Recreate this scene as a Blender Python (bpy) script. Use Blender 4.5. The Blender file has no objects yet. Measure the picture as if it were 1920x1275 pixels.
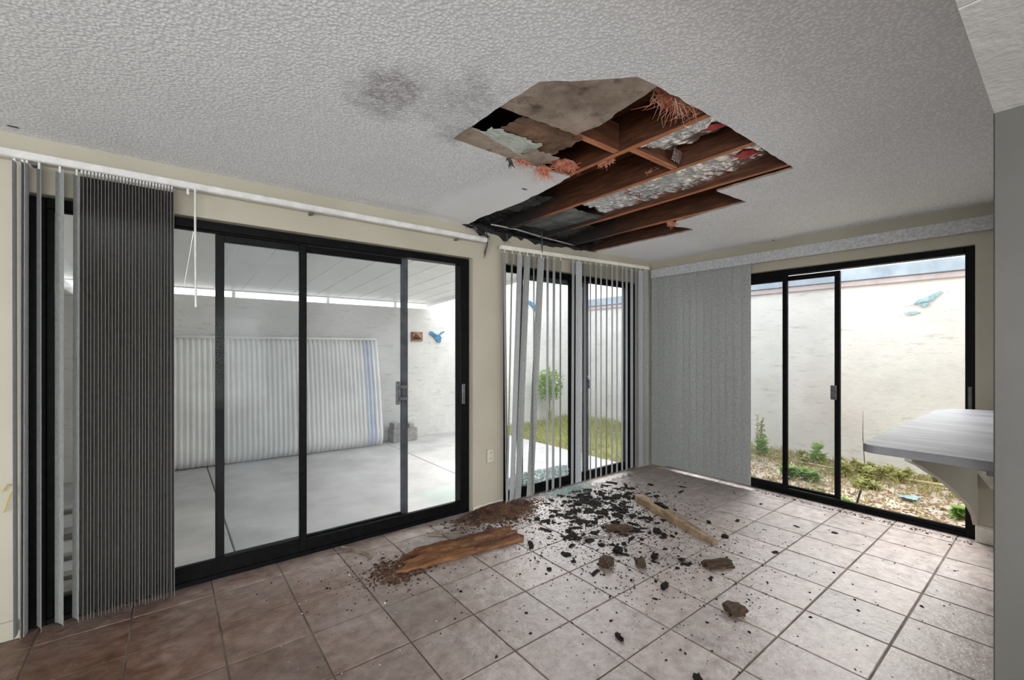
import bpy, math, random
from mathutils import Vector, Matrix, noise
from mathutils.geometry import tessellate_polygon

random.seed(7)
S = bpy.context.scene
COL = S.collection

# ------------------------------------------------------------------ camera
F_PX, YAW, HORIZON = 824.6, 0.9076, 652.9
cam_data = bpy.data.cameras.new('camera')
cam = bpy.data.objects.new('camera', cam_data)
COL.objects.link(cam)
cam.location = (-4.617, -3.156, 1.403)
cam.rotation_euler = (math.pi / 2, 0, YAW - math.pi / 2)
cam_data.sensor_fit = 'HORIZONTAL'
cam_data.sensor_width = 36.0
cam_data.lens = 36.0 * F_PX / 1920.0
cam_data.shift_y = (HORIZON - 637.5) / 1920.0
cam_data.clip_start = 0.02
cam_data.clip_end = 300
S.camera = cam

# ------------------------------------------------------------------ world, light, exposure
SKY_STRENGTH = 1.75
world = bpy.data.worlds.new('overcast_sky')
S.world = world
world.use_nodes = True
wn = world.node_tree.nodes
wn['Background'].inputs[0].default_value = (0.93, 0.97, 1.0, 1)
wn['Background'].inputs[1].default_value = SKY_STRENGTH

def area_light(name, loc, rot, sx, sy, power, col):
    d = bpy.data.lights.new(name, 'AREA')
    d.shape = 'RECTANGLE'; d.size = sx; d.size_y = sy; d.energy = power; d.color = col
    o = bpy.data.objects.new(name, d); COL.objects.link(o)
    o.location = loc; o.rotation_euler = rot
    return o
# veiled sun behind the courtyard walls: the bright side of the overcast sky
sd = bpy.data.lights.new('veiled_sun', 'SUN'); sd.energy = 6.2; sd.angle = math.radians(55); sd.color = (1.0, 0.98, 0.95)
sun = bpy.data.objects.new('veiled_sun', sd); COL.objects.link(sun)
sun.rotation_euler = Vector((-.82*.788, -.57*.788, -.616)).to_track_quat('-Z', 'Y').to_euler()
# fill light added at an unseen rear opening, aimed up to brighten the ceiling
area_light('rear_fill_light', (-5.6, -6.95, 1.25), (math.radians(128), 0, 0), 5.0, 2.0, 85, (0.93, 0.97, 1.0))
# second fill light added at an unseen opening in the far end wall
area_light('end_fill_light', (-8.92, -4.7, 1.25), Vector((.9, .05, .43)).to_track_quat('-Z', 'Y').to_euler(), 3.5, 1.9, 95, (0.93, 0.97, 1.0))
# daylight from the kitchen window behind the grey partition
area_light('kitchen_window_daylight', (-1.15, -6.9, 1.3), (math.radians(104), 0, 0), 1.9, 1.3, 12, (0.96, 0.98, 1.0))
area_light('kitchen_ceiling_lamp', (-1.2, -4.4, 2.15), (0, 0, 0), .6, .6, 3, (1.0, 0.97, 0.94))

S.view_settings.view_transform = 'Standard'
S.view_settings.look = 'None'
S.view_settings.gamma = 1.0
S.view_settings.use_curve_mapping = False
S.view_settings.exposure = 1.1
try:
    S.cycles.diffuse_bounces = 7
    S.cycles.max_bounces = 14
    S.cycles.transparent_max_bounces = 16
except Exception:
    pass

# ------------------------------------------------------------------ helpers
def lin(r, g, b):
    def c(v):
        v /= 255.0
        return v / 12.92 if v <= 0.04045 else ((v + 0.055) / 1.055) ** 2.4
    return (c(r), c(g), c(b), 1)

def tag(o, label=None, cat=None, group=None, kind=None):
    if label: o['label'] = label
    if cat: o['category'] = cat
    if group: o['group'] = group
    if kind: o['kind'] = kind
    return o

def empty(name, loc=(0, 0, 0), rz=0):
    o = bpy.data.objects.new(name, None); COL.objects.link(o)
    o.location = loc; o.rotation_euler = (0, 0, rz); o.empty_display_size = 0.1
    return o

class MB:
    """collects geometry, then links it as one mesh object"""
    def __init__(s): s.v = []; s.f = []; s.m = []
    def add(s, vs, fs, mi=0):
        n = len(s.v); s.v += [tuple(p) for p in vs]
        s.f += [tuple(i + n for i in f) for f in fs]; s.m += [mi] * len(fs)
        return s
    def box(s, x0, x1, y0, y1, z0, z1, M=None, mi=0):
        vs = [Vector(p) for p in [(x0,y0,z0),(x1,y0,z0),(x1,y1,z0),(x0,y1,z0),(x0,y0,z1),(x1,y0,z1),(x1,y1,z1),(x0,y1,z1)]]
        if M is not None: vs = [M @ v for v in vs]
        return s.add(vs, [(0,3,2,1),(4,5,6,7),(0,1,5,4),(1,2,6,5),(2,3,7,6),(3,0,4,7)], mi)
    def bbox(s, x0, x1, y0, y1, z0, z1, b=0.004, M=None, mi=0):
        """chamfered box"""
        b = min(b, (x1-x0)*.45, (y1-y0)*.45, (z1-z0)*.45)
        vs = []
        for sx in (0, 1):
            for sy in (0, 1):
                for sz in (0, 1):
                    X = x1 if sx else x0; Y = y1 if sy else y0; Z = z1 if sz else z0
                    dx = -b if sx else b; dy = -b if sy else b; dz = -b if sz else b
                    vs += [Vector((X, Y+dy, Z+dz)), Vector((X+dx, Y, Z+dz)), Vector((X+dx, Y+dy, Z))]
        def i(sx, sy, sz, k): return (sx*4+sy*2+sz)*3+k
        fs = [(i(0,0,0,0),i(0,0,1,0),i(0,1,1,0),i(0,1,0,0)), (i(1,0,0,0),i(1,1,0,0),i(1,1,1,0),i(1,0,1,0)),
              (i(0,0,0,1),i(1,0,0,1),i(1,0,1,1),i(0,0,1,1)), (i(0,1,0,1),i(0,1,1,1),i(1,1,1,1),i(1,1,0,1)),
              (i(0,0,0,2),i(0,1,0,2),i(1,1,0,2),i(1,0,0,2)), (i(0,0,1,2),i(1,0,1,2),i(1,1,1,2),i(0,1,1,2))]
        for a in (0, 1):
            for c in (0, 1):
                fs += [(i(a,c,0,0),i(a,c,1,0),i(a,c,1,1),i(a,c,0,1)), (i(a,0,c,0),i(a,1,c,0),i(a,1,c,2),i(a,0,c,2)),
                       (i(0,a,c,1),i(1,a,c,1),i(1,a,c,2),i(0,a,c,2))]
                for d in (0, 1): fs.append((i(a,c,d,0),i(a,c,d,1),i(a,c,d,2)))
        if M is not None: vs = [M @ v for v in vs]
        return s.add(vs, fs, mi)
    def prism(s, poly, to3, a, b, mi=0):
        """poly: 2D outline; to3(u,v,w) -> 3D; extruded w=a..b"""
        n = len(poly)
        tri = tessellate_polygon([[Vector((p[0], p[1], 0)) for p in poly]])
        vs = [to3(p[0], p[1], a) for p in poly] + [to3(p[0], p[1], b) for p in poly]
        fs = [tuple(t) for t in tri] + [tuple(i + n for i in reversed(t)) for t in tri]
        fs += [(i, (i+1) % n, (i+1) % n + n, i + n) for i in range(n)]
        return s.add(vs, fs, mi)
    def tube(s, pts, r, n=6, mi=0, cap=True):
        pts = [Vector(p) for p in pts]; base = len(s.v); k = len(pts)
        rs = r if isinstance(r, (list, tuple)) else [r] * k
        vs = []
        for i, p in enumerate(pts):
            d = (pts[min(i+1, k-1)] - pts[max(i-1, 0)]).normalized()
            a = d.cross(Vector((0, 0, 1)) if abs(d.z) < .9 else Vector((1, 0, 0))).normalized(); b = d.cross(a)
            vs += [p + (a*math.cos(2*math.pi*j/n) + b*math.sin(2*math.pi*j/n)) * rs[i] for j in range(n)]
        fs = [(i*n+j, i*n+(j+1) % n, (i+1)*n+(j+1) % n, (i+1)*n+j) for i in range(k-1) for j in range(n)]
        if cap: fs += [tuple(range(n)), tuple(range((k-1)*n, k*n))]
        return s.add(vs, fs, mi)
    def grid(s, fn, nu, nv, mi=0, thick=None):
        vs = [Vector(fn(i/nu, j/nv)) for i in range(nu+1) for j in range(nv+1)]
        fs = [(i*(nv+1)+j, (i+1)*(nv+1)+j, (i+1)*(nv+1)+j+1, i*(nv+1)+j+1) for i in range(nu) for j in range(nv)]
        if thick:
            N = len(vs); t = Vector(thick)
            vs += [v + t for v in vs]; fs2 = [tuple(i + N for i in reversed(f)) for f in fs]
            e = []
            for i in range(nu):
                a = i*(nv+1); e.append((a, a+N, a+nv+1+N, a+nv+1)); a += nv; e.append((a, a+nv+1, a+nv+1+N, a+N))
            for j in range(nv):
                e.append((j, j+1, j+1+N, j+N)); a = nu*(nv+1)+j; e.append((a, a+N, a+1+N, a+1))
            fs = fs + fs2 + e
        return s.add(vs, fs, mi)
    def build(s, name, mat, parent=None, base=(0, 0, 0), smooth=False, fixn=True):
        b = Vector(base)
        me = bpy.data.meshes.new(name)
        me.from_pydata([tuple(Vector(v) - b) for v in s.v], [], s.f)
        mats = mat if isinstance(mat, (list, tuple)) else [mat]
        for m in mats: me.materials.append(m)
        if len(mats) > 1: me.polygons.foreach_set('material_index', s.m)
        if fixn:
            import bmesh
            bm = bmesh.new(); bm.from_mesh(me); bmesh.ops.recalc_face_normals(bm, faces=bm.faces); bm.to_mesh(me); bm.free()
        if smooth: me.polygons.foreach_set('use_smooth', [True] * len(me.polygons))
        me.update()
        o = bpy.data.objects.new(name, me); COL.objects.link(o)
        if parent is not None: o.parent = parent
        else: o.location = b
        return o

def copy_tree(o, parent=None):
    c = o.copy(); COL.objects.link(c); c.parent = parent
    for ch in list(o.children): copy_tree(ch, c)
    return c

# ------------------------------------------------------------------ materials
class NT:
    def __init__(s, name, rough=0.6, metal=0.0):
        s.mat = bpy.data.materials.new(name); s.mat.use_nodes = True
        s.nt = s.mat.node_tree; s.n = s.nt.nodes; s.b = s.n['Principled BSDF']
        s.b.inputs['Roughness'].default_value = rough; s.b.inputs['Metallic'].default_value = metal
        s._pos = None
    def new(s, t, **kw):
        n = s.n.new(t)
        for k, v in kw.items(): setattr(n, k, v)
        return n
    def link(s, a, b): s.nt.links.new(a, b)
    def pos(s):
        if s._pos is None:
            s._pos = s.new('ShaderNodeNewGeometry').outputs['Position']
        return s._pos
    def objpos(s):
        return s.new('ShaderNodeTexCoord').outputs['Object']
    def noise(s, scale, detail=4, rough=.55, vec=None, stretch=None):
        v = vec or s.pos()
        if stretch:
            m = s.new('ShaderNodeMapping'); m.inputs['Scale'].default_value = stretch; s.link(v, m.inputs[0]); v = m.outputs[0]
        n = s.new('ShaderNodeTexNoise'); n.inputs['Scale'].default_value = scale
        n.inputs['Detail'].default_value = detail; n.inputs['Roughness'].default_value = rough
        s.link(v, n.inputs['Vector']); return n.outputs['Fac']
    def ramp(s, fac, stops):
        r = s.new('ShaderNodeValToRGB')
        e = r.color_ramp.elements
        while len(e) < len(stops): e.new(0.5)
        for el, (p, c) in zip(e, stops):
            el.position = p; el.color = c if len(c) == 4 else (*c, 1)
        s.link(fac, r.inputs[0]); return r.outputs[0]
    def mix(s, fac, a, b, blend='MIX'):
        m = s.new('ShaderNodeMix', data_type='RGBA', blend_type=blend)
        if hasattr(fac, 'links'): s.link(fac, m.inputs[0])
        else: m.inputs[0].default_value = fac
        for v, i in ((a, 6), (b, 7)):
            if hasattr(v, 'links'): s.link(v, m.inputs[i])
            else: m.inputs[i].default_value = v
        return m.outputs[2]
    def math(s, op, a, b=None, clamp=False):
        m = s.new('ShaderNodeMath', operation=op, use_clamp=clamp)
        for v, i in ((a, 0), (b, 1)):
            if v is None: continue
            if hasattr(v, 'links'): s.link(v, m.inputs[i])
            else: m.inputs[i].default_value = v
        return m.outputs[0]
    def blob(s, cx, cy, cz, rx, ry, rz, soft=.6, wob=.5, wscale=6):
        """0..1 mask of an irregular patch at a place (a stain)"""
        m = s.new('ShaderNodeMapping'); m.vector_type = 'POINT'
        m.inputs['Location'].default_value = (-cx/rx, -cy/ry, -cz/rz); m.inputs['Scale'].default_value = (1/rx, 1/ry, 1/rz)
        s.link(s.pos(), m.inputs[0])
        L = s.new('ShaderNodeVectorMath', operation='LENGTH'); s.link(m.outputs[0], L.inputs[0])
        n = s.noise(wscale, 4)
        d = s.math('ADD', L.outputs['Value'], s.math('MULTIPLY', s.math('SUBTRACT', n, .5), wob*2))
        r = s.new('ShaderNodeMapRange'); r.inputs[1].default_value = 1.0; r.inputs[2].default_value = 1.0 - soft
        s.link(d, r.inputs[0]); return r.outputs[0]
    def color(s, c):
        if hasattr(c, 'links'): s.link(c, s.b.inputs['Base Color'])
        else: s.b.inputs['Base Color'].default_value = c
        return s
    def roughness(s, fac, lo, hi):
        r = s.new('ShaderNodeMapRange'); r.inputs[3].default_value = lo; r.inputs[4].default_value = hi
        s.link(fac, r.inputs[0]); s.link(r.outputs[0], s.b.inputs['Roughness']); return s
    def bump(s, h, strength=.3, dist=.01):
        b = s.new('ShaderNodeBump'); b.inputs['Strength'].default_value = strength; b.inputs['Distance'].default_value = dist
        s.link(h, b.inputs['Height']); s.link(b.outputs[0], s.b.inputs['Normal']); return s

def simple(name, c1, c2, scale=8, rough=.6, metal=0, bump=None, stretch=None, obj=False, lo=.35, hi=.65, spec=.5):
    t = NT(name, rough, metal); t.b.inputs['Specular IOR Level'].default_value = spec
    v = t.objpos() if obj else None
    n = t.noise(scale, 5, .6, vec=v, stretch=stretch)
    t.color(t.ramp(n, [(lo, c1), (hi, c2)]))
    if bump: t.bump(t.noise(bump[0], 4, .6, vec=v, stretch=stretch), bump[1], bump[2] if len(bump) > 2 else .004)
    return t.mat

M = {}
# popcorn ceiling
t = NT('popcorn_ceiling', .95)
smooth_m = t.math('MAXIMUM', t.blob(-.55, -.25, 2.44, 1.35, .75, 1, .25, .15, 3), t.blob(-2.75, -.5, 2.44, .42, .85, 1, .3, .15, 3))
st = t.math('MAXIMUM', t.blob(-3.9, -1.43, 2.44, .20, .25, 1, .75, .9, 8), t.math('MULTIPLY', t.blob(-3.64, -1.58, 2.44, .20, .28, 1, .75, 1.0, 9), .7))
st = t.math('MAXIMUM', st, t.math('MULTIPLY', t.blob(-3.52, -1.33, 2.44, .13, .17, 1, .8, .9, 14), .8))
big = t.noise(2.0, 3)
base = t.ramp(big, [(.3, (.86, .88, .90)), (.7, (.90, .92, .94))])
vo = t.new('ShaderNodeTexVoronoi'); vo.inputs['Scale'].default_value = 78; t.link(t.pos(), vo.inputs['Vector'])
pop = t.math('SUBTRACT', t.math('ADD', .75, t.math('MULTIPLY', t.math('SUBTRACT', t.noise(120, 2, .5), .5), .7)), vo.outputs['Distance'])
base = t.mix(t.math('MULTIPLY', t.math('SUBTRACT', 1, smooth_m), .6), base, t.mix(1.0, base, t.ramp(pop, [(.18, (.72, .72, .72)), (.5, (1.08, 1.08, 1.08))]), 'MULTIPLY'))  # gaps between granules darkened in the colour, standing for their shade
base = t.mix(t.math('MULTIPLY', t.math('MULTIPLY', st, t.ramp(t.noise(60, 3, .6), [(.35, (.25, .25, .25)), (.6, (1, 1, 1))])), .7), base, (.2, .18, .185, 1))
t.color(base)
h = t.math('MULTIPLY', pop, t.math('SUBTRACT', 1, t.math('MULTIPLY', smooth_m, .95)))
t.bump(h, .3, .008)
M['ceiling'] = t.mat
M['white_drywall'] = simple('white_drywall', (.66, .66, .65, 1), (.74, .74, .73, 1), 5, .85, bump=(30, .12))
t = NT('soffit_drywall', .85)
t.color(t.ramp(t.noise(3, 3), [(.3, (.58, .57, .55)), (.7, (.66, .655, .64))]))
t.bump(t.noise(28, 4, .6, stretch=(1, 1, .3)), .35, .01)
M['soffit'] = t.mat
# wall paint
t = NT('cream_wall_paint', .55)
n = t.noise(1.5, 4)
c = t.ramp(n, [(.3, lin(168, 161, 144)), (.7, lin(180, 173, 156))])
c = t.mix(t.math('MULTIPLY', t.ramp(t.noise(25, 5, .7), [(.62, (0, 0, 0)), (.75, (1, 1, 1))]), .25), c, (.3, .26, .2, 1))
t.color(c); t.bump(t.noise(60, 3), .08, .004)
M['wall'] = t.mat
M['wall_grey'] = simple('grey_partition_paint', lin(84, 82, 77), lin(92, 90, 85), 2, .5, bump=(40, .06))
M['baseboard'] = simple('white_baseboard_paint', lin(196, 190, 178), lin(222, 218, 208), 14, .5)
# floor tile
t = NT('slate_look_tile', .4)
oi = t.new('ShaderNodeObjectInfo')
n1 = t.noise(2.2, 5, .6); n2 = t.noise(14, 6, .65); n3 = t.noise(1.1, 3)
c = t.ramp(n2, [(.28, lin(130, 116, 110)), (.5, lin(166, 154, 149)), (.72, lin(190, 181, 177))])
rb = t.ramp(n1, [(.42, (0, 0, 0)), (.68, (1, 1, 1))])
c = t.mix(t.math('MULTIPLY', rb, .35), c, lin(164, 144, 136))
# rusty brown variation at the left doors, also darkened for the weak light there
left = t.blob(-5.2, -.7, 0, 2.5, 1.6, 1, .8, .35, 3)
c = t.mix(t.math('MULTIPLY', left, .95), c, t.ramp(n2, [(.3, lin(80, 48, 32)), (.52, lin(106, 76, 57)), (.75, lin(130, 104, 84))]))
vr = t.new('ShaderNodeMapRange'); vr.inputs[3].default_value = .86; vr.inputs[4].default_value = 1.1
t.link(oi.outputs['Random'], vr.inputs[0])
hs = t.new('ShaderNodeHueSaturation'); t.link(c, hs.inputs['Color']); t.link(vr.outputs[0], hs.inputs['Value'])
dust = t.blob(-1.55, -.6, 0, .9, .8, 1, .8, .4, 4)
c = t.mix(t.math('MULTIPLY', dust, .35), hs.outputs[0], lin(205, 202, 196))
t.color(c)
vein = t.noise(5, 8, .7)
t.bump(t.math('ADD', t.math('MULTIPLY', vein, 1.0), t.math('MULTIPLY', t.noise(40, 4), .25)), .6, .014)
t.roughness(n2, .26, .5)
M['tile'] = t.mat
M['grout'] = simple('tile_grout', lin(84, 74, 68), lin(128, 116, 106), 5, .9, bump=(80, .3))
# door metal and glass
t = NT('black_aluminium', .45, .0); t.color(t.ramp(t.noise(20, 4), [(.4, (.002, .002, .0025)), (.75, (.006, .006, .007))])); t.b.inputs['Specular IOR Level'].default_value = .12
M['black'] = t.mat
t = NT('weathered_dark_aluminium', .5, .0); t.color(t.ramp(t.noise(12, 4), [(.35, (.03, .033, .04)), (.7, (.07, .078, .095))]))
M['bluegrey'] = t.mat
M['handle'] = simple('handle_metal', (.06, .06, .065, 1), (.16, .16, .17, 1), 30, .4, .2)
def glass(name, tint, dirt, dcol=(.6, .62, .63, 1)):
    m = bpy.data.materials.new(name); m.use_nodes = True; nt = m.node_tree; nt.nodes.clear()
    L = nt.links.new
    out = nt.nodes.new('ShaderNodeOutputMaterial'); tr = nt.nodes.new('ShaderNodeBsdfTransparent'); tr.inputs[0].default_value = tint
    gl = nt.nodes.new('ShaderNodeBsdfGlossy'); gl.inputs['Roughness'].default_value = .02
    fr = nt.nodes.new('ShaderNodeFresnel'); fr.inputs[0].default_value = 1.15
    df = nt.nodes.new('ShaderNodeBsdfDiffuse'); df.inputs[0].default_value = dcol
    tc = nt.nodes.new('ShaderNodeNewGeometry'); nz = nt.nodes.new('ShaderNodeTexNoise'); nz.inputs['Scale'].default_value = 3; nz.inputs['Detail'].default_value = 6
    L(tc.outputs['Position'], nz.inputs['Vector'])
    mr = nt.nodes.new('ShaderNodeMapRange'); mr.inputs[1].default_value = .35; mr.inputs[2].default_value = .75; mr.inputs[3].default_value = dirt*.4; mr.inputs[4].default_value = dirt
    L(nz.outputs['Fac'], mr.inputs[0])
    m1 = nt.nodes.new('ShaderNodeMixShader'); m2 = nt.nodes.new('ShaderNodeMixShader')
    bf = nt.nodes.new('ShaderNodeMath'); bf.operation = 'SUBTRACT'; bf.inputs[0].default_value = 1.0; L(tc.outputs['Backfacing'], bf.inputs[1])
    fm = nt.nodes.new('ShaderNodeMath'); fm.operation = 'MULTIPLY'; L(fr.outputs[0], fm.inputs[0]); L(bf.outputs[0], fm.inputs[1])
    L(fm.outputs[0], m1.inputs[0]); L(tr.outputs[0], m1.inputs[1]); L(gl.outputs[0], m1.inputs[2])
    L(mr.outputs[0], m2.inputs[0]); L(m1.outputs[0], m2.inputs[1]); L(df.outputs[0], m2.inputs[2]); L(m2.outputs[0], out.inputs[0])
    return m
M['glass'] = glass('window_glass', (.985, .99, .99, 1), .006)
M['glass_tint'] = glass('grey_dusty_glass', (.90, .91, .92, 1), .08)
t = NT('crumbled_safety_glass', .15); t.color(lin(208, 222, 219)); t.b.inputs['Transmission Weight'].default_value = .4; t.b.inputs['IOR'].default_value = 1.4
M['crumb_glass'] = t.mat
# blinds
def vane_mat(name, c1, c2, trans):
    t = NT(name, .6)
    v = t.objpos()
    n = t.noise(42, 5, .75, vec=v); n2 = t.noise(9, 3, vec=v)
    c = t.ramp(n, [(.35, c1), (.65, c2)])
    t.color(c); t.bump(n, .15, .002)
    tl = t.new('ShaderNodeBsdfTranslucent'); tl.inputs[0].default_value = (.75, .76, .78, 1)
    mx = t.new('ShaderNodeMixShader'); mx.inputs[0].default_value = trans
    t.link(t.b.outputs[0], mx.inputs[1]); t.link(tl.outputs[0], mx.inputs[2])
    t.link(mx.outputs[0], t.n['Material Output'].inputs[0])
    return t.mat
M['vane'] = vane_mat('grey_mottled_vane', lin(142, 144, 141), lin(172, 174, 170), .12)
M['vane_dark'] = vane_mat('dark_grey_mottled_vane', lin(130, 128, 124), lin(160, 158, 153), .04)
M['vane_lit'] = vane_mat('lit_pale_vane', lin(180, 180, 182), lin(205, 205, 207), .25)  # same vanes painted paler, standing for faces lit or backlit by daylight
M['valance'] = vane_mat('mottled_valance', lin(160, 162, 164), lin(205, 206, 206), .05)
M['rail_white'] = simple('white_headrail_paint', lin(198, 196, 192), lin(222, 221, 217), 12, .35)
M['rail_cream'] = simple('cream_headrail_paint', lin(216, 211, 198), lin(232, 228, 216), 12, .4)
# attic
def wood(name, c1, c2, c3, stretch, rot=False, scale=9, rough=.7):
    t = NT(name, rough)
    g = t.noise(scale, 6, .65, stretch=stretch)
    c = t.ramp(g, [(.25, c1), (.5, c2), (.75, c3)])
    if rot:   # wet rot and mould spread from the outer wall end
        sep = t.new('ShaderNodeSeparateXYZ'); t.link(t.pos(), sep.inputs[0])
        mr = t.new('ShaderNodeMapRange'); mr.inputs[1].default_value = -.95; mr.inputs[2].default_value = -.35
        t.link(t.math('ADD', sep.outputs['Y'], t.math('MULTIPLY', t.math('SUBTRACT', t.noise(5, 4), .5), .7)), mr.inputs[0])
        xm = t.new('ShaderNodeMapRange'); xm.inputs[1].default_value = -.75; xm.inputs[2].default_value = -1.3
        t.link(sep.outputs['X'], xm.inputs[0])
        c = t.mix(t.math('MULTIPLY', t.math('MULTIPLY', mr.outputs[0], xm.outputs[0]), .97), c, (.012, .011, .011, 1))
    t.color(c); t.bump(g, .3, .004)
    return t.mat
M['joist'] = wood('rough_sawn_joist', lin(40, 20, 8), lin(76, 41, 18), lin(112, 65, 34), (6, .6, 6), True)  # sides painted dark for the shade inside the cavity
M['joist_lit'] = wood('joist_lit_underside', lin(140, 80, 46), lin(192, 120, 78), lin(216, 152, 108), (6, .6, 6), True)  # underside painted lighter, as if catching light from the room below
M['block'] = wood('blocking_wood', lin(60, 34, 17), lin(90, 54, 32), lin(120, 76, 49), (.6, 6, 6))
M['block_lit'] = wood('blocking_lit_underside', lin(140, 82, 52), lin(196, 124, 88), lin(220, 158, 120), (.6, 6, 6))  # block underside painted lighter for the light from below
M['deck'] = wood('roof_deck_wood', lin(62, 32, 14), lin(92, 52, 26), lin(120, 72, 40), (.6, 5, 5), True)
t = NT('exposed_gypsum_paper', .9)
c = t.ramp(t.noise(5, 6, .65), [(.3, lin(122, 106, 93)), (.5, lin(160, 144, 130)), (.72, lin(186, 170, 157))])
c = t.mix(t.ramp(t.noise(9, 7, .7), [(.52, (0, 0, 0)), (.7, (.85, .85, .85))]), c, lin(70, 60, 50))
t.color(c); t.bump(t.noise(30, 5), .2, .004); M['paper'] = t.mat
M['paper_brown'] = simple('torn_kraft_paper', lin(84, 62, 44), lin(140, 110, 86), 7, .85, bump=(20, .5, .01))
M['paper_pale'] = simple('pale_green_peeled_paper', lin(178, 188, 176), lin(214, 222, 212), 16, .8, bump=(40, .6, .01), stretch=(1, 3, 1))
t = NT('crinkled_foil', .2, .92)
t.color(t.ramp(t.noise(14, 4), [(.3, (.86, .87, .88)), (.7, (.97, .97, .98))])); t.bump(t.noise(40, 4, .6), .35, .01); M['foil'] = t.mat
M['red_ink'] = simple('red_print', lin(200, 60, 60), lin(216, 90, 92), 20, .5)
M['dark_ink'] = simple('dark_red_print', lin(120, 60, 70), lin(140, 80, 90), 20, .5)
M['fiberglass'] = simple('orange_pink_fibreglass', lin(196, 108, 76), lin(238, 176, 146), 18, .95, bump=(60, .9, .02))
M['fiberglass_grey'] = simple('dirty_fibreglass', lin(150, 132, 118), lin(206, 186, 170), 18, .95)
M['tar'] = simple('black_tar_paper', (.008, .008, .008, 1), (.03, .03, .032, 1), 9, .45, bump=(14, .6, .02))
M['mould_panel'] = simple('grey_mouldy_panel', (.05, .06, .06, 1), (.24, .26, .25, 1), 6, .6, lo=.42, hi=.75)
M['cable'] = simple('grey_cable', (.2, .2, .2, 1), (.4, .4, .4, 1), 20, .4)
# debris
M['char'] = simple('charred_wet_debris', (.006, .0055, .005, 1), (.035, .03, .026, 1), 40, .95, obj=True, spec=.1)
M['rotwood'] = simple('rotten_brown_wood', lin(38, 27, 19), lin(92, 68, 47), 26, .9, bump=(60, .7, .01), obj=True, stretch=(1, 5, 5))
M['rust_crumb'] = simple('brown_rotten_crumbs', lin(44, 28, 18), lin(104, 70, 46), 12, .9)
M['white_crumb'] = simple('white_plaster_crumbs', lin(190, 188, 184), lin(225, 224, 220), 12, .9)
t = NT('split_pine_board', .85); t.b.inputs['Specular IOR Level'].default_value = .2
v = t.objpos()
g = t.noise(7, 7, .65, vec=v, stretch=(.7, 7, 7)); g2 = t.noise(3, 4, .6, vec=v, stretch=(.8, 3, 3))
c = t.ramp(g, [(.25, lin(78, 50, 32)), (.5, lin(126, 86, 56)), (.75, lin(178, 134, 94))])
c = t.mix(t.ramp(g2, [(.45, (0, 0, 0)), (.65, (1, 1, 1))]), c, lin(72, 42, 28))
t.color(c); t.bump(g, .6, .008); M['board'] = t.mat
M['stick'] = simple('pale_lumber', lin(104, 84, 60), lin(178, 152, 120), 8, .7, bump=(30, .4), obj=True)
M['twig'] = simple('dead_twig', lin(92, 74, 58), lin(140, 118, 98), 20, .85, obj=True)
M['nail'] = simple('rusty_nail', lin(84, 68, 58), lin(130, 112, 100), 30, .5, .7)
# counter
t = NT('grey_laminate', .5); t.b.inputs['Specular IOR Level'].default_value = .2
g = t.noise(3.2, 6, .6, stretch=(3.5, .7, 1))
t.color(t.ramp(g, [(.3, lin(98, 99, 107)), (.5, lin(124, 125, 132)), (.72, lin(148, 149, 154))])); M['laminate'] = t.mat
M['laminate_edge'] = simple('grey_laminate_edge', lin(112, 112, 114), lin(128, 128, 130), 10, .45)
# outside
t = NT('white_stucco', .9)
c = t.ramp(t.noise(1.6, 5, .6), [(.3, lin(206, 204, 201)), (.6, lin(222, 220, 217))])
c = t.mix(t.math('MULTIPLY', t.ramp(t.noise(4.5, 7, .72, stretch=(1, 1, 5)), [(.55, (0, 0, 0)), (.7, (1, 1, 1))]), .5), c, lin(150, 143, 140))
c = t.mix(t.math('MULTIPLY', t.blob(2.35, -1.15, .55, 1, .75, .75, .9, .4, 2.5), .4), c, lin(196, 180, 178))
t.color(c); t.bump(t.noise(7, 8, .7), .35, .03); M['stucco'] = t.mat
t = NT('patio_concrete', .8)
c = t.ramp(t.noise(2.2, 6, .6), [(.3, lin(158, 157, 156)), (.65, lin(186, 185, 184))])
c = t.mix(t.math('MULTIPLY', t.ramp(t.noise(40, 3, .6), [(.66, (0, 0, 0)), (.72, (1, 1, 1))]), .5), c, lin(110, 106, 100))
c = t.mix(t.math('MULTIPLY', t.blob(-2.35, .62, -.05, .55, .45, 1, .9, .35, 3), .6), c, lin(126, 158, 150))
t.color(c); t.bump(t.noise(16, 6), .15, .006); M['concrete'] = t.mat
M['alu_white'] = simple('white_aluminium_roof', lin(232, 233, 233), lin(240, 241, 241), 2, .45)
M['corrugated'] = simple('white_corrugated_plastic', lin(224, 224, 222), lin(240, 240, 238), 2, .5)
M['corrugated_blue'] = simple('bluish_corrugated_plastic', lin(196, 204, 222), lin(214, 220, 234), 4, .5)
M['eave'] = simple('blue_grey_eave_paint', lin(146, 158, 172), lin(172, 184, 196), 4, .6)
M['eave_pink'] = simple('pink_grey_eave_board', lin(176, 162, 164), lin(198, 186, 188), 4, .6)
M['dirt'] = simple('sandy_dirt', lin(160, 144, 124), lin(210, 198, 182), 4, .95, bump=(18, .8, .03))
M['litter'] = simple('dry_leaf_litter', lin(110, 84, 60), lin(186, 158, 124), 10, .9)
def leaf_mat(name, c1, c2):
    t = NT(name, .55); oi = t.noise(16, 4)
    t.color(t.ramp(oi, [(.35, c1), (.65, c2)]))
    tl = t.new('ShaderNodeBsdfTranslucent'); tl.inputs[0].default_value = c2
    mx = t.new('ShaderNodeMixShader'); mx.inputs[0].default_value = .4
    t.link(t.b.outputs[0], mx.inputs[1]); t.link(tl.outputs[0], mx.inputs[2]); t.link(mx.outputs[0], t.n['Material Output'].inputs[0])
    return t.mat
M['leaf'] = leaf_mat('fresh_leaf', lin(104, 150, 66), lin(164, 196, 104))
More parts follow.
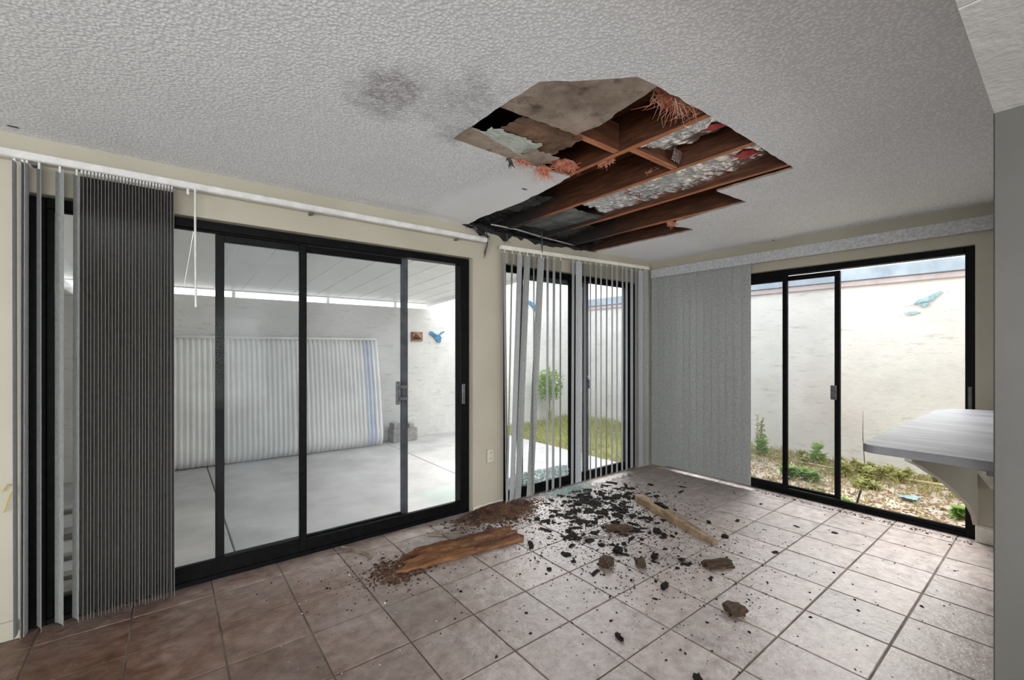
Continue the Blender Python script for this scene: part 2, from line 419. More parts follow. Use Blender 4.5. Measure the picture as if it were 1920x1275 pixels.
M['leaf_olive'] = leaf_mat('olive_leaf', lin(138, 136, 82), lin(184, 178, 120))
M['grass'] = leaf_mat('yellow_green_grass', lin(112, 122, 62), lin(204, 204, 136))
M['bird_blue'] = simple('peeling_blue_paint', lin(34, 92, 128), lin(96, 156, 188), 24, .6)
M['bird_pale'] = simple('faded_blue_paint', lin(120, 160, 170), lin(180, 202, 208), 14, .6)
M['plaque'] = simple('brown_painted_plaque', lin(104, 66, 50), lin(176, 140, 116), 11, .6)
M['cinder'] = simple('grey_cinder_block', lin(140, 138, 134), lin(172, 170, 166), 16, .9, bump=(50, .6))
M['shade_strip'] = simple('shade_strip_grey', lin(104, 100, 96), lin(140, 136, 130), 8, .85)  # grey for the strips that imitate shade bands on the patio
M['hose'] = simple('pale_garden_hose', lin(186, 174, 134), lin(206, 196, 160), 6, .7)
M['plate'] = simple('ivory_plastic', lin(186, 178, 160), lin(200, 192, 174), 6, .4)
M['slot'] = simple('dark_slot', (.03, .028, .025, 1), (.06, .055, .05, 1), 6, .6)
M['yellow'] = simple('yellow_cord', lin(176, 160, 70), lin(196, 178, 90), 8, .6)

# ------------------------------------------------------------------ large structure
H = 2.44
def struct(o): o['kind'] = 'structure'; return o
XZ = lambda u, v, w: (u, w, v)      # polygon in x,z extruded along y
YZ = lambda u, v, w: (w, u, v)      # polygon in y,z extruded along x
XY = lambda u, v, w: (u, v, w)

# floor: grout bed, then each tile
floor = struct(MB().box(-9, .14, -7, .14, -.12, -.004).build('floor', M['grout']))
P = .3548; G = .0036
xs = [0.10] + [-1.219 + P*k for k in range(3, -1, -1)]
xs = [.06, -.1546] + [-.1546 - P*k for k in range(1, 19)]
ys = [.06] + [-.14 - .354*k for k in range(0, 12)]
tile_cache = {}
for i in range(len(xs)-1):
    for j in range(len(ys)-1):
        x1, x0, y1, y0 = xs[i]-G, xs[i+1]+G, ys[j]-G, ys[j+1]+G
        w, d = round(x1-x0, 4), round(y1-y0, 4)
        if (w, d) not in tile_cache:
            b = .003; th = .012
            vs = [(0,0,-th),(w,0,-th),(w,d,-th),(0,d,-th),(0,0,-b),(w,0,-b),(w,d,-b),(0,d,-b),(b,b,0),(w-b,b,0),(w-b,d-b,0),(b,d-b,0)]
            me = bpy.data.meshes.new('tile')
            me.from_pydata(vs, [], [(0,1,5,4),(1,2,6,5),(2,3,7,6),(3,0,4,7),(4,5,9,8),(5,6,10,9),(6,7,11,10),(7,4,8,11),(8,9,10,11)])
            me.materials.append(M['tile']); me.update(); tile_cache[(w, d)] = me
        o = bpy.data.objects.new('tile', tile_cache[(w, d)]); COL.objects.link(o)
        o.parent = floor; o.location = (x0, y0, random.uniform(-.0008, .0008))

# wall with the two sliding doors (plane y = 0), top edge broken away under the ceiling hole
top = [(.14, H), (-.98, H)]
x = -1.02
while x > -2.68:
    dip = .012 + .05*max(0, math.sin((x+1.05)*-1.9))*random.random() + (.05 if -2.55 < x < -2.15 else 0)*random.random()
    top.append((x, H - dip)); x -= random.uniform(.03, .06)
top += [(-2.70, H), (-9, H)]
polyA = [(-9, 0), (-5.17, 0), (-5.17, 2.17), (-2.575, 2.17), (-2.575, 0), (-2.25, 0), (-2.25, 2.17), (-.26, 2.17), (-.26, 0), (.14, 0)] + top
coreA = [p for p in polyA[:10]] + [(.14, H), (-.98, H), (-.98, 2.34), (-2.70, 2.34), (-2.70, H), (-9, H)]
wl = struct(MB().prism(coreA, XZ, .0125, .14).build('wall_left', M['wall']))
MB().prism(polyA, XZ, 0, .0122).build('drywall_face', M['wall'], wl)
MB().box(-2.699, -.981, .0127, .139, 2.341, H).build('top_plate', M['deck'], wl)
# wall with the third door (plane x = 0)
polyB = [(-7, 0), (-2.71, 0), (-2.71, 2.16), (-.16, 2.16), (-.16, 0), (0, 0), (0, H), (-7, H)]
struct(MB().prism(polyB, YZ, 0, .14).build('wall_right', M['wall']))
# rear of the room, with a wide opening added behind the camera to let light in
polyR = [(-9, 0), (0, 0), (0, H), (-9, H)]
struct(MB().box(-9, 0, -7.14, -7, 0, .2).box(-9, 0, -7.14, -7, 2.3, H).box(-9, -8.2, -7.14, -7, .2, 2.3).box(-3.0, -2.15, -7.14, -7, .2, 2.3).box(-.15, 0, -7.14, -7, .2, 2.3).box(-2.15, -.15, -7.14, -7, .2, .6).box(-2.15, -.15, -7.14, -7, 2.0, 2.3).build('wall_back', M['wall']))
struct(MB().box(-9.14, -9, -7.14, .14, 0, .2).box(-9.14, -9, -7.14, .14, 2.3, H).box(-9.14, -9, -7.14, -6.5, .2, 2.3).box(-9.14, -9, -2.9, .14, .2, 2.3).build('wall_far', M['wall']))  # opening made to go with the added end fill light
# grey partition at the kitchen, and the dropped soffit above it
struct(MB().bbox(-2.42, -2.30, -7, -2.986, 0, 2.2, .004).build('wall_partition', M['wall_grey']))
sof = struct(MB().box(-9, -.001, -7, -2.99, 2.208, H).build('trim_1', M['soffit']))
for a, b in ((-9, -3.165), (-3.16, -.002)):
    MB().bbox(a, b, -7, -2.986, 2.196, 2.2085, .002).build('soffit_panel', M['soffit'], sof)
# baseboards
struct(MB().bbox(-.014, 0, -2.98, -2.712, 0, .115, .004).bbox(-.010, 0, -2.98, -2.712, .115, .125, .003).build('baseboard_right', M['baseboard']))
struct(MB().bbox(-2.575, -2.26, -.014, 0, 0, .055, .004).build('baseboard_left', M['baseboard']))
struct(MB().bbox(-9, -5.18, -.014, 0, 0, .09, .004).build('baseboard_far', M['wall']))

# ceiling sheet with the collapsed opening
def rag(p, q, step, amp):
    p, q = Vector(p), Vector(q); L = (q-p).length; k = max(1, int(L/step)); d = (q-p).normalized(); nrm = Vector((-d.y, d.x))
    return [tuple(p + (q-p)*(i/k) + (nrm*random.uniform(-amp, amp) if i else Vector((0, 0)))) for i in range(k)]
hole_key = [((-3.508, -1.261), .004), ((-3.492, -1.66), .004), ((-3.479, -1.872), .004), ((-3.343, -1.99), .003), ((-3.205, -2.127), .003), ((-3.06, -2.140), .006),
            ((-2.679, -2.155), .005), ((-1.775, -2.157), .004), ((-1.765, -1.70), .004), ((-1.386, -1.722), .006), ((-1.345, -1.15), .012), ((-1.25, -1.06), .02), ((-.984, -1.093), .004),
            ((-1.006, .13), .002), ((-2.65, .13), .012), ((-2.655, -.355), .008), ((-2.641, -.767), .008), ((-2.677, -1.124), .008), ((-2.70, -1.275), .006), ((-2.95, -1.262), .006), ((-3.169, -1.252), .005)]
hole = []
for i, (p, amp) in enumerate(hole_key):
    hole += rag(p, hole_key[(i+1) % len(hole_key)][0], .05, amp)
outer = [(-9, -7), (.14, -7), (.14, .139), (-9, .139)]
def sheet_with_hole(outer, hole, z0, z1):
    pts = outer + hole
    tri = tessellate_polygon([[Vector((*p, 0)) for p in outer], [Vector((*p, 0)) for p in hole]])
    n = len(pts); mb = MB()
    vs = [(*p, z0) for p in pts] + [(*p, z1) for p in pts]
    fs = [tuple(t) for t in tri] + [tuple(i+n for i in reversed(t)) for t in tri]
    a, b = len(outer), len(hole)
    fs += [(i, (i+1) % a, (i+1) % a + n, i+n) for i in range(a)]
    k0 = len(fs)
    fs += [(a+i, a+(i+1) % b, a+(i+1) % b + n, a+i+n) for i in range(b)]
    mb.add(vs, fs); mb.m = [1 if q >= k0 else 0 for q in range(len(fs))]
    return mb
struct(sheet_with_hole(outer, hole, H, H+.013).build('ceiling', [M['ceiling'], M['paper']]))

# attic over the hole: roof deck boards, rim, joists, blocking
deck = struct(MB().box(-9.2, .45, -7.2, .4, 2.665, 2.78).build('roof_deck', M['deck']))
for k in range(15):
    y1 = .14 - k*.19
    MB().box(-4.2, .1, y1-.186, y1, 2.643, 2.664).build('deck_board', M['deck'], deck)
struct(MB().box(-9.1, .14, .10, .14, H+.013, 2.665).build('trim_2', M['tar']))
struct(MB().box(.0, .14, -7, .10, H+.013, 2.665).build('trim_3', M['deck']))
struct(MB().box(-9.1, -4.4, -7.1, -7.0, H, 2.665).box(-9.1, -9.0, -7, .1, H, 2.665).box(-4.4, .14, -7.14, -7.0, H, 2.665).build('trim_4', M['deck']))
def jitter_beam(x0, x1, y0, y1, z0, z1):
    mb = MB(); n = 14
    ring = []
    for i in range(n+1):
        y = y0 + (y1-y0)*i/n; e = lambda: random.uniform(-.003, .003)
        ring.append([(x0+e(), y, z0+e()), (x1+e(), y, z0+e()), (x1+e(), y, z1), (x0+e(), y, z1)])
    vs = [p for r in ring for p in r]
    fs = [(i*4+k, i*4+(k+1) % 4, i*4+4+(k+1) % 4, i*4+4+k) for i in range(n) for k in range(4)] + [(0, 1, 2, 3), (n*4, n*4+3, n*4+2, n*4+1)]
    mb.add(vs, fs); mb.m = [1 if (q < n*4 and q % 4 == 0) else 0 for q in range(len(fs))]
    return mb
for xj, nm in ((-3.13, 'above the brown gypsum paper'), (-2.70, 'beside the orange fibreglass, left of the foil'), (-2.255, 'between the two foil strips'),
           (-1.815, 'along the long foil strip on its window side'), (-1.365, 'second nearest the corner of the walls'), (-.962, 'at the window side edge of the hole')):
    tag(jitter_beam(xj-.021, xj+.021, -4.2, .1, H+.013, 2.642).build('ceiling_joist', [M['joist'], M['joist_lit']]),
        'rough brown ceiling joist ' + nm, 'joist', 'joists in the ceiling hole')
tag(MB().box(-3.108, -2.722, -1.658, -1.62, H+.018, 2.6).box(-3.108, -2.722, -1.658, -1.62, H+.015, H+.0179, mi=1).build('blocking', [M['block'], M['block_lit']]), 'short wooden block between joists beside the dark bay', 'wood block', 'blocking in the ceiling hole')
tag(MB().box(-2.678, -2.277, -1.728, -1.69, H+.018, 2.61).box(-2.678, -2.277, -1.728, -1.69, H+.015, H+.0179, mi=1).build('blocking', [M['block'], M['block_lit']]), 'short wooden block at the end of the small foil piece', 'wood block', 'blocking in the ceiling hole')

# ------------------------------------------------------------------ outside: patio, courtyard, walls, roof
Z0 = -.05
pat = struct(MB().box(-5.9, -.1, .14, 4.0, -.3, Z0-.03).build('patio_floor', M['dirt']))
for (a, b, c, d) in ((-5.9, -4.25, .14, 2.6), (-5.9, -4.25, 2.612, 3.6), (-4.238, -2.0, .14, 3.6), (-1.994, -.12, .14, 3.6)):
    MB().bbox(a, b, c, d, -.2, Z0, .004).build('concrete_slab', M['concrete'], pat)
def ground_z(x, y):
    return -.10 + .05*noise.noise((x*1.1, y*1.1, 3)) + .03*noise.noise((x*4, y*4, 1)) + .035*max(0, min(1, (x-1.2)/1.1)) - .05*max(0, min(1, (-1.5-y)/2))
g = MB(); g.grid(lambda u, v: (-.12 + u*2.52 if True else 0, -6 + v*9.6, ground_z(-.12+u*2.52, -6+v*9.6)), 40, 120)
struct(g.build('ground', M['dirt'], smooth=True))
struct(MB().box(-60, 60, -60, 60, -.75, -.45).build('ground_far', M['concrete']))
struct(MB().box(-5.9, -5.55, .14, 3.7, -.3, 1.98).build('wall_patio_side', M['stucco']))
struct(MB().box(-5.9, -1.16, 3.53, 3.68, -.3, 2.06).build('wall_courtyard_back', M['stucco']))
struct(MB().box(-1.159, 2.6, 3.53, 3.68, -.3, 2.78).build('wall_courtyard_tall', M['stucco']))
struct(MB().box(2.35, 2.5, -6.5, 3.53, -.3, 2.24).build('wall_courtyard_right', M['stucco']))
ev = struct(MB().bbox(2.29, 2.62, -6.5, 3.525, 2.27, 2.42, .006).build('trim_5', M['eave']))
MB().bbox(2.315, 2.55, -6.5, 3.525, 2.20, 2.268, .004).build('eave_board', M['eave_pink'], ev)
# white pan roof over the patio
roof = struct(MB().box(-5.95, -1.2, 3.5, 3.58, 2.135, 2.165).build('patio_roof', M['alu_white']))
def roof_z(y): return 2.318 - .05*(y-.14)
nx = 16
for k in range(nx):
    a = -5.95 + k*(4.75/nx); b = a + 4.75/nx - .004
    vs = []
    for y in (.145, 3.6):
        z = roof_z(y)
        vs += [(a, y, z-.004), (a+.012, y, z-.004), (a+.016, y, z), (b, y, z), (b, y, z+.03), (a, y, z+.03)]
    fs = [(i, (i+1) % 6, (i+1) % 6+6, i+6) for i in range(6)] + [(0, 1, 2, 3, 4, 5), (11, 10, 9, 8, 7, 6)]
    MB().add(vs, fs).build('roof_panel', M['alu_white'], roof)
mbf = MB()
vs = []
for y in (.145, 3.6):
    z = roof_z(y); vs += [(-1.235, y, z-.05), (-1.195, y, z-.05), (-1.195, y, z+.05), (-1.235, y, z+.05)]
mbf.add(vs, [(0, 1, 5, 4), (1, 2, 6, 5), (2, 3, 7, 6), (3, 0, 4, 7), (0, 3, 2, 1), (4, 5, 6, 7)]).build('roof_edge', M['alu_white'], roof)
for xp in (-5.0, -3.95, -2.78, -1.75):
    MB().bbox(xp-.02, xp+.02, 3.55, 3.6, 2.055, 2.145, .003).build('roof_bracket', M['alu_white'], roof)
struct(MB().bbox(-5.56, -5.42, .14, 3.53, 1.98, 2.08, .006).build('trim_6', M['alu_white']))

# ------------------------------------------------------------------ sliding doors
def frame_boxes(mb, axis, a0, a1, z1, w0, w1, jl, jr, head, sill, c=.003):
    """outer frame ring in plane; axis 'x' door along x with depth y"""
    def B(u0, u1, z0_, z1_, d0, d1):
        if axis == 'x': mb.bbox(u0, u1, d0, d1, z0_, z1_, c)
        else: mb.bbox(d0, d1, u0, u1, z0_, z1_, c)
    B(a0, a0+jl, 0, z1, w0, w1); B(a1-jr, a1, 0, z1, w0, w1)
    B(a0+jl, a1-jr, z1-head, z1, w0, w1); B(a0+jl, a1-jr, 0, sill, w0, w1)
    return B
def panel(name, door, axis, a0, a1, z0, z1, d0, d1, sl, sr, rt, rb, mat, gmat, base, handle=None, end=None):
    mb = MB()
    def B(m, u0, u1, za, zb, e0, e1, c=.003):
        if axis == 'x': m.bbox(u0, u1, e0, e1, za, zb, c)
        else: m.bbox(e0, e1, u0, u1, za, zb, c)
    B(mb, a0, a0+sl, z0, z1, d0, d1)
    if not end: B(mb, a1-sr, a1, z0, z1, d0, d1)
    B(mb, a0+sl, a1-sr, z1-rt, z1, d0, d1); B(mb, a0+sl, a1-sr, z0, z0+rb, d0, d1)
    p = mb.build(name, mat, door, base)
    if end:
        em = MB(); B(em, a1-sr, a1, z0, z1, d0, d1); em.build('end_stile', end, p, base)
    if gmat:
        gm = MB(); mid = (d0+d1)/2
        B(gm, a0+sl, a1-sr, z0+rb, z1-rt, mid-.0025, mid+.0025, 0.0)
        gm.build('glass_pane', gmat, p)
        p.children[-1].data.transform(Matrix.Translation(-Vector(base))) if False else [c for c in p.children if c.name.startswith('glass_pane')][0].data.transform(Matrix.Translation(-Vector(base)))
    if handle:
        hu, hz, hd, out = handle     # position along door, height, face depth, direction
        hm = MB()
        B(hm, hu-.014, hu+.014, hz-.085, hz+.085, min(hd, hd+out*.02), max(hd, hd+out*.02), .004)
        B(hm, hu-.008, hu+.040 if False else hu+.008, hz-.05, hz+.05, min(hd+out*.018, hd+out*.05), max(hd+out*.018, hd+out*.05), .004)
        h_ = hm.build('handle', M['handle'], p, base)
    return p

# door 1: wide left door on wall_left
b1 = (-3.9, .09, 0); d1 = struct(empty('door_1', b1))
mb = MB(); frame_boxes(mb, 'x', -5.165, -2.58, 2.165, .05, .138, .06, .088, .052, .03)
mb.build('outer_frame', M['black'], d1, b1)
panel('fixed_panel', d1, 'x', -5.105, -3.876, .03, 2.113, .055, .088, .028, .045, .012, .09, M['black'], M['glass'], b1)
panel('sliding_panel', d1, 'x', -4.389, -3.122, .03, 2.108, .095, .128, .046, .052, .045, .085, M['black'], M['glass_tint'], b1, end=M['bluegrey'])
sp1 = [o for o in d1.children if o.name.startswith('sliding_panel')][0]
hm = MB().bbox(-3.230, -3.200, .066, .088, .965, 1.145, .006).bbox(-3.206, -3.130, .072, .0945, 1.085, 1.115, .004).bbox(-3.206, -3.130, .072, .0945, .995, 1.025, .004)
hm.build('handle', M['handle'], sp1, b1)
mb = MB(); mb.bbox(-3.876, -2.668, .055, .090, .03, .105, .003); mb.build('bottom_rail', M['black'], d1, b1)
mb = MB(); mb.bbox(-2.655, -2.625, .040, .052, .93, 1.10, .003); mb.build('strike_plate', M['handle'], d1, b1)
# door 2: middle door behind the loose blind
b2 = (-1.26, .09, 0); d2 = struct(empty('door_2', b2))
mb = MB(); frame_boxes(mb, 'x', -2.245, -.265, 2.165, .05, .138, .05, .12, .05, .03)
mb.build('outer_frame', M['black'], d2, b2)
panel('fixed_panel', d2, 'x', -2.195, -1.262, .03, 2.115, .055, .088, .02, .087, .012, .06, M['black'], None, b2)
panel('sliding_panel', d2, 'x', -2.0, -1.02, .03, 2.108, .095, .128, .06, .072, .045, .045, M['bluegrey'], M['glass_tint'], b2, handle=(-1.055, 1.02, .096, -1))
panel('fixed_panel', d2, 'x', -1.262, -.385, .03, 2.113, .055, .088, .002, .02, .012, .06, M['black'], M['glass_tint'], b2)
# door 3: on wall_right
b3 = (.09, -1.44, 0); d3 = struct(empty('door_3', b3))
mb = MB(); frame_boxes(mb, 'y', -2.705, -.165, 2.155, .05, .138, .052, .06, .05, .03)
mb.build('outer_frame', M['black'], d3, b3)
panel('fixed_panel', d3, 'y', -1.458, -.225, .03, 2.105, .055, .088, .042, .03, .012, .06, M['black'], M['glass'], b3)
panel('sliding_panel', d3, 'y', -1.868, -.62, .03, 2.098, .095, .128, .042, .045, .045, .05, M['black'], M['glass_tint'], b3)
mb = MB(); mb.bbox(.055, .09, -2.653, -1.458, .03, .06, .003); mb.build('bottom_rail', M['black'], d3, b3)
mb = MB(); mb.bbox(.078, .096, -1.845, -1.80, .94, 1.07, .004); mb.bbox(.07, .08, -1.825, -1.808, .97, 1.04, .003); mb.build('latch', M['handle'], d3, b3)
mb = MB(); mb.bbox(.044, .052, -2.69, -2.668, .90, 1.12, .003); mb.build('strike_plate', M['handle'], d3, b3)
# glass of the open half of door 3 and door 1 (fixed lights at the far track)
MB().bbox(.128, .132, -2.653, -1.868, .06, 2.1, .0).build('glass_pane', M['glass'], d3, b3)

# ------------------------------------------------------------------ vertical blinds
def vane(xt, yt, xb, yb, zt, zb, ang, name, mat, parent, base, W=.089, sag=.006, flip=1):
    a = math.radians(ang); c, s = math.cos(a), math.sin(a); k = 6; th = .0012
    prof = []
    for i in range(k+1):
        u = -1 + 2*i/k; prof.append((u*W/2, flip*sag*(1-u*u)))
    loop = prof + [(p[0], p[1]+th) for p in reversed(prof)]
    def at(p, cx, cy, z): return (cx + p[0]*c - p[1]*s, cy + p[0]*s + p[1]*c, z)
    vs = []
    nseg = 3
    for j in range(nseg+1):
        tt = j/nseg; cx = xt+(xb-xt)*tt; cy = yt+(yb-yt)*tt; z = zt+(zb-zt)*tt
        vs += [at(p, cx, cy, z) for p in loop]
    n = len(loop)
    fs = [(j*n+i, j*n+(i+1) % n, (j+1)*n+(i+1) % n, (j+1)*n+i) for j in range(nseg) for i in range(n)]
    fs += [tuple(range(n)), tuple(range(nseg*n, nseg*n+n))]
    o = MB().add(vs, fs).build(name, mat, parent, base, smooth=False)
    st = MB().box(xt-.004, xt+.004, yt-.002, yt+.002, zt-.012, zt+.022).build('carrier_hook', M['rail_white'], o)
    st.data.transform(Matrix.Translation(-Vector(base)))
    return o

# blind 1: pushed to the left
bb = (-4.8, -.06, 0)
bl1 = tag(empty('vertical_blind', bb), 'dark grey vertical blind bunched up at the left of the wide glass door', 'blind')
hr = MB(); hr.bbox(-5.75, -2.478, -.085, -.035, 2.303, 2.343, .006); hr.build('headrail', M['rail_white'], bl1, bb)
for xc in (-5.6, -5.13, -3.87, -2.75):
    MB().bbox(xc-.012, xc+.012, -.05, 0, 2.29, 2.302, .002).build('rail_clip', M['handle'], bl1, bb)
V1 = [(-5.193, 91, 'vane_lit'), (-5.167, 95, 'vane'), (-5.153, 91, 'vane_lit'), (-5.112, 108, 'vane'), (-5.041, 117, 'vane'), (-4.981, 111.5, 'vane')]
for i in range(27):
    V1.append((-4.963 + i*.01335, 105.8 - i*.165 + random.uniform(-1.2, 1.2), 'vane_dark'))
V1.append((-4.602, 102, 'vane'))
for (xv, an, mk) in V1:
    vane(xv, -.06, xv + random.uniform(-.004, .004), -.06 + random.uniform(-.004, .004), 2.285, .035 + random.uniform(0, .01), an, 'vane', M[mk], bl1, bb, flip=-1)
MB().tube([(-4.498, -.1, 2.30), (-4.498, -.1, 2.1), (-4.495, -.1, 1.635)], .0055, 8).build('wand', M['rail_white'], bl1, bb)
MB().tube([(-4.53, -.08, 2.30), (-4.53, -.08, 2.268)], .007, 8).build('cord_end', M['rail_white'], bl1, bb)

# blind 2: hanging askew before the middle door, its rail sagging at the broken ceiling
bb = (-1.25, -.06, 0)
bl2 = tag(empty('vertical_blind', bb), 'light grey vertical blind with askew vanes before the middle door', 'blind')
z_rail = lambda x: 2.283 + (x+2.32)*(.055/2.14)
hr = MB(); vs = []
for x in (-2.325, -.17):
    z = z_rail(x); vs += [(x, -.08, z-.014), (x, -.04, z-.014), (x, -.04, z+.02), (x, -.08, z+.02)]
hr.add(vs, [(0, 1, 5, 4), (1, 2, 6, 5), (2, 3, 7, 6), (3, 0, 4, 7), (0, 3, 2, 1), (4, 5, 6, 7)]).build('headrail', M['rail_cream'], bl2, bb)
V2 = [(-2.282, -2.276, 40.2, 'vane_lit'), (-2.195, -2.252, 42.8, 'vane'), (-2.106, -2.198, 21.5, 'vane_lit'), (-2.018, -2.131, 12.8, 'vane'), (-1.94, -1.94, 41.0, 'vane'), (-1.85, -1.988, 5.5, 'vane'),
      (-1.766, -1.773, 33.8, 'vane_lit'), (-1.682, -1.696, 31.5, 'vane_lit'), (-1.596, -1.6, 35.5, 'vane'), (-1.418, -1.433, 28.5, 'vane_lit'), (-1.336, -1.344, 0.0, 'vane_lit'), (-1.246, -1.246, 33.8, 'vane'),
      (-1.166, -1.166, 32.8, 'vane_lit'), (-1.078, -1.078, 30.2, 'vane_lit'), (-.999, -.999, 31.5, 'vane_lit'), (-.904, -.913, 30.5, 'vane'), (-.815, -.819, 28.0, 'vane_lit'), (-.734, -.734, 27.5, 'vane_lit'),
      (-.637, -.646, 26.8, 'vane_lit'), (-.566, -.566, 24.2, 'vane_lit'), (-.474, -.472, 17.5, 'vane_lit'), (-.39, -.394, 21.0, 'vane'), (-.31, -.303, 3.2, 'vane_lit'), (-.218, -.207, -6, 'vane')]
for (xt, xb, an, mk) in V2:
    vane(xt, -.06, xb, -.06 - (.03 if xt < -2.2 else 0), z_rail(xt)-.028, .035 + random.uniform(0, .012), an, 'vane', M[mk], bl2, bb, sag=.004)

# blind 3: drawn closed at the corner on the right wall, with a long valance
bb = (-.06, -.6, 0)
bl3 = tag(empty('vertical_blind', bb), 'grey mottled vertical blind drawn closed beside the room corner', 'blind')
MB().bbox(-.088, -.083, -3.1, -.045, 2.236, 2.335, .001).bbox(-.083, 0, -.05, -.045, 2.236, 2.335, .001).build('valance', M['valance'], bl3, bb)
MB().bbox(-.075, -.035, -3.1, -.06, 2.30, 2.338, .004).build('headrail', M['rail_white'], bl3, bb)
nv = 14
for i in range(nv):
    yv = -.085 - i*.0803
    vane(-.06 + .003*(i % 2), yv, -.06 + random.uniform(-.004, .004), yv + random.uniform(-.003, .003), 2.29, .035, 90 + 7 + random.uniform(-2, 2), 'vane', M['vane'], bl3, bb, sag=.002)

# ------------------------------------------------------------------ torn pieces in the ceiling hole
def slab(poly, z, th, mat, name, label, cat, group=None, jit=.006, tilt=None):
    pts = []
    for i, p in enumerate(poly): pts += rag(p, poly[(i+1) % len(poly)], .035, jit)
    cx = sum(p[0] for p in pts)/len(pts); cy = sum(p[1] for p in pts)/len(pts)
    tz = (lambda x, y: z + (tilt[0]*(x-cx) + tilt[1]*(y-cy) if tilt else 0))
    f3 = lambda u, v, w: (u, v, tz(u, v) + w)
    o = MB().prism(pts, f3, 0, th).build(name, mat, None, (cx, cy, z))
    return tag(o, label, cat, group)
slab([(-3.50, -1.63), (-3.05, -1.66), (-3.03, -1.785), (-3.06, -1.946), (-3.088, -2.15), (-3.25, -2.20), (-3.40, -2.06), (-3.52, -1.90)], H+.0015, .009, M['paper'], 'gypsum_remnant',
     'large brown mould-stained sheet of bare gypsum in the ceiling hole', 'gypsum board', 'bare gypsum in the ceiling hole', .006)
slab([(-3.52, -1.22), (-3.52, -1.41), (-3.254, -1.35), (-3.02, -1.30), (-2.97, -1.22)], H+.0015, .009, M['paper'], 'gypsum_remnant',
     'small brown triangle of bare gypsum at the pointed end of the hole', 'gypsum board', 'bare gypsum in the ceiling hole', .006)
# crumpled kraft paper and pale peeled paper in the bay
def crumple(x0, x1, y0, y1, zf, nu, nv, amp, mat, name, label, cat, edge=.02, seed=0):
    def fn(u, v):
        eu = edge*noise.noise((u*0+v*9, seed, 1)); evv = edge*noise.noise((u*9, seed, 5))
        x = x0 + (x1-x0)*u + (eu if u in (0, 1) else 0); y = y0 + (y1-y0)*v + (evv if v in (0, 1) else 0)
        z = zf(u, v) + amp*noise.noise((x*14+seed, y*14, 2)) + amp*.6*noise.noise((x*33, y*33+seed, 7))
        return (x, y, z)
    c = ((x0+x1)/2, (y0+y1)/2, zf(.5, .5))
    return tag(MB().grid(fn, nu, nv, thick=(0, 0, .002)).build(name, mat, None, c), label, cat)
crumple(-3.36, -2.98, -1.64, -1.32, lambda u, v: 2.447 + .012*(1-u)*v, 22, 14, .007, M['paper_brown'], 'kraft_paper', 'crumpled brown kraft paper between the bare gypsum sheets', 'paper', .03, 3)
crumple(-3.42, -3.10, -1.47, -1.325, lambda u, v: 2.442 + .004*u, 16, 8, .003, M['paper_pale'], 'peeled_paper', 'pale green peeled paper patch in the ceiling hole', 'paper', .03, 8)
crumple(-3.13, -2.93, -1.42, -1.26, lambda u, v: 2.438 + .004*u, 10, 8, .004, M['paper'], 'gypsum_flap', 'grey-brown torn gypsum flap beside the orange fibreglass', 'gypsum board', .03, 5)
# fibreglass tufts
def tuft(cx, cy, cz, n, ext, drop, label, seed, mat2='fiberglass_grey'):
    rnd = random.Random(seed); mb = MB()
    def fn(u, v):
        th = u*2*math.pi; ph = v*math.pi
        d = Vector((math.cos(th)*math.sin(ph)*ext[0]*.9, math.sin(th)*math.sin(ph)*ext[1]*.7, math.cos(ph)*ext[2]*.7))
        k = 1 + .6*noise.noise(d*18 + Vector((seed, 0, 0))) + .4*noise.noise(d*50)
        return (cx + d.x*k, cy + d.y*k, cz + d.z*k)
    mb.grid(fn, 24, 12); n *= 6
    for i in range(n):
        a = rnd.uniform(0, 6.28); r = rnd.random()
        p = Vector((cx + math.cos(a)*ext[0]*r*1.05, cy + math.sin(a)*ext[1]*r*1.05, cz - ext[2]*.3*rnd.random()))
        d = Vector((rnd.uniform(-.6, .6), rnd.uniform(-.6, .6), -rnd.uniform(.1, 1)))*drop*(rnd.uniform(.15, .6) if rnd.random() < .8 else rnd.uniform(.5, 1.1))
        pts = [p, p + d*.5 + Vector((rnd.uniform(-.03, .03), rnd.uniform(-.02, .02), rnd.uniform(-.015, .012))), p + d + Vector((rnd.uniform(-.02, .02), rnd.uniform(-.02, .02), 0))]
        mb.tube(pts, [.0024*rnd.uniform(.5, 1.3), .0018, .0004], 4, mi=1 if rnd.random() < .22 else 0, cap=False)
    return tag(mb.build('fibreglass_tuft', [M['fiberglass'], M[mat2]], None, (cx, cy, cz)), label, 'insulation', 'fibreglass tufts in the ceiling hole')
tuft(-2.86, -2.09, 2.50, 90, (.17, .06, .045), .11, 'wide orange fibreglass tuft at the far corner edge of the hole', 1)
tuft(-2.80, -1.33, 2.475, 80, (.085, .05, .035), .06, 'fluffy orange fibreglass tuft at the corner beside the smooth white ceiling', 2, 'fiberglass')
tuft(-2.92, -1.275, 2.445, 40, (.02, .012, .02), .10, 'thin orange fibreglass strand dangling below the ceiling', 3, 'fiberglass')
tuft(-3.06, -1.265, 2.45, 30, (.06, .015, .012), .035, 'flat orange fibreglass wisp along the torn gypsum edge', 4, 'fiberglass')
tuft(-2.66, -1.52, 2.47, 30, (.012, .06, .012), .05, 'grey fibreglass wisp hanging from a joist beside the crossing blocks', 5)
tuft(-2.26, -1.55, 2.50, 22, (.015, .06, .015), .03, 'pale fibreglass wisp above the second joist', 6)
tuft(-1.315, -1.09, 2.45, 40, (.035, .03, .02), .05, 'pinkish torn gypsum paper wisp at the small notch of the hole', 7)
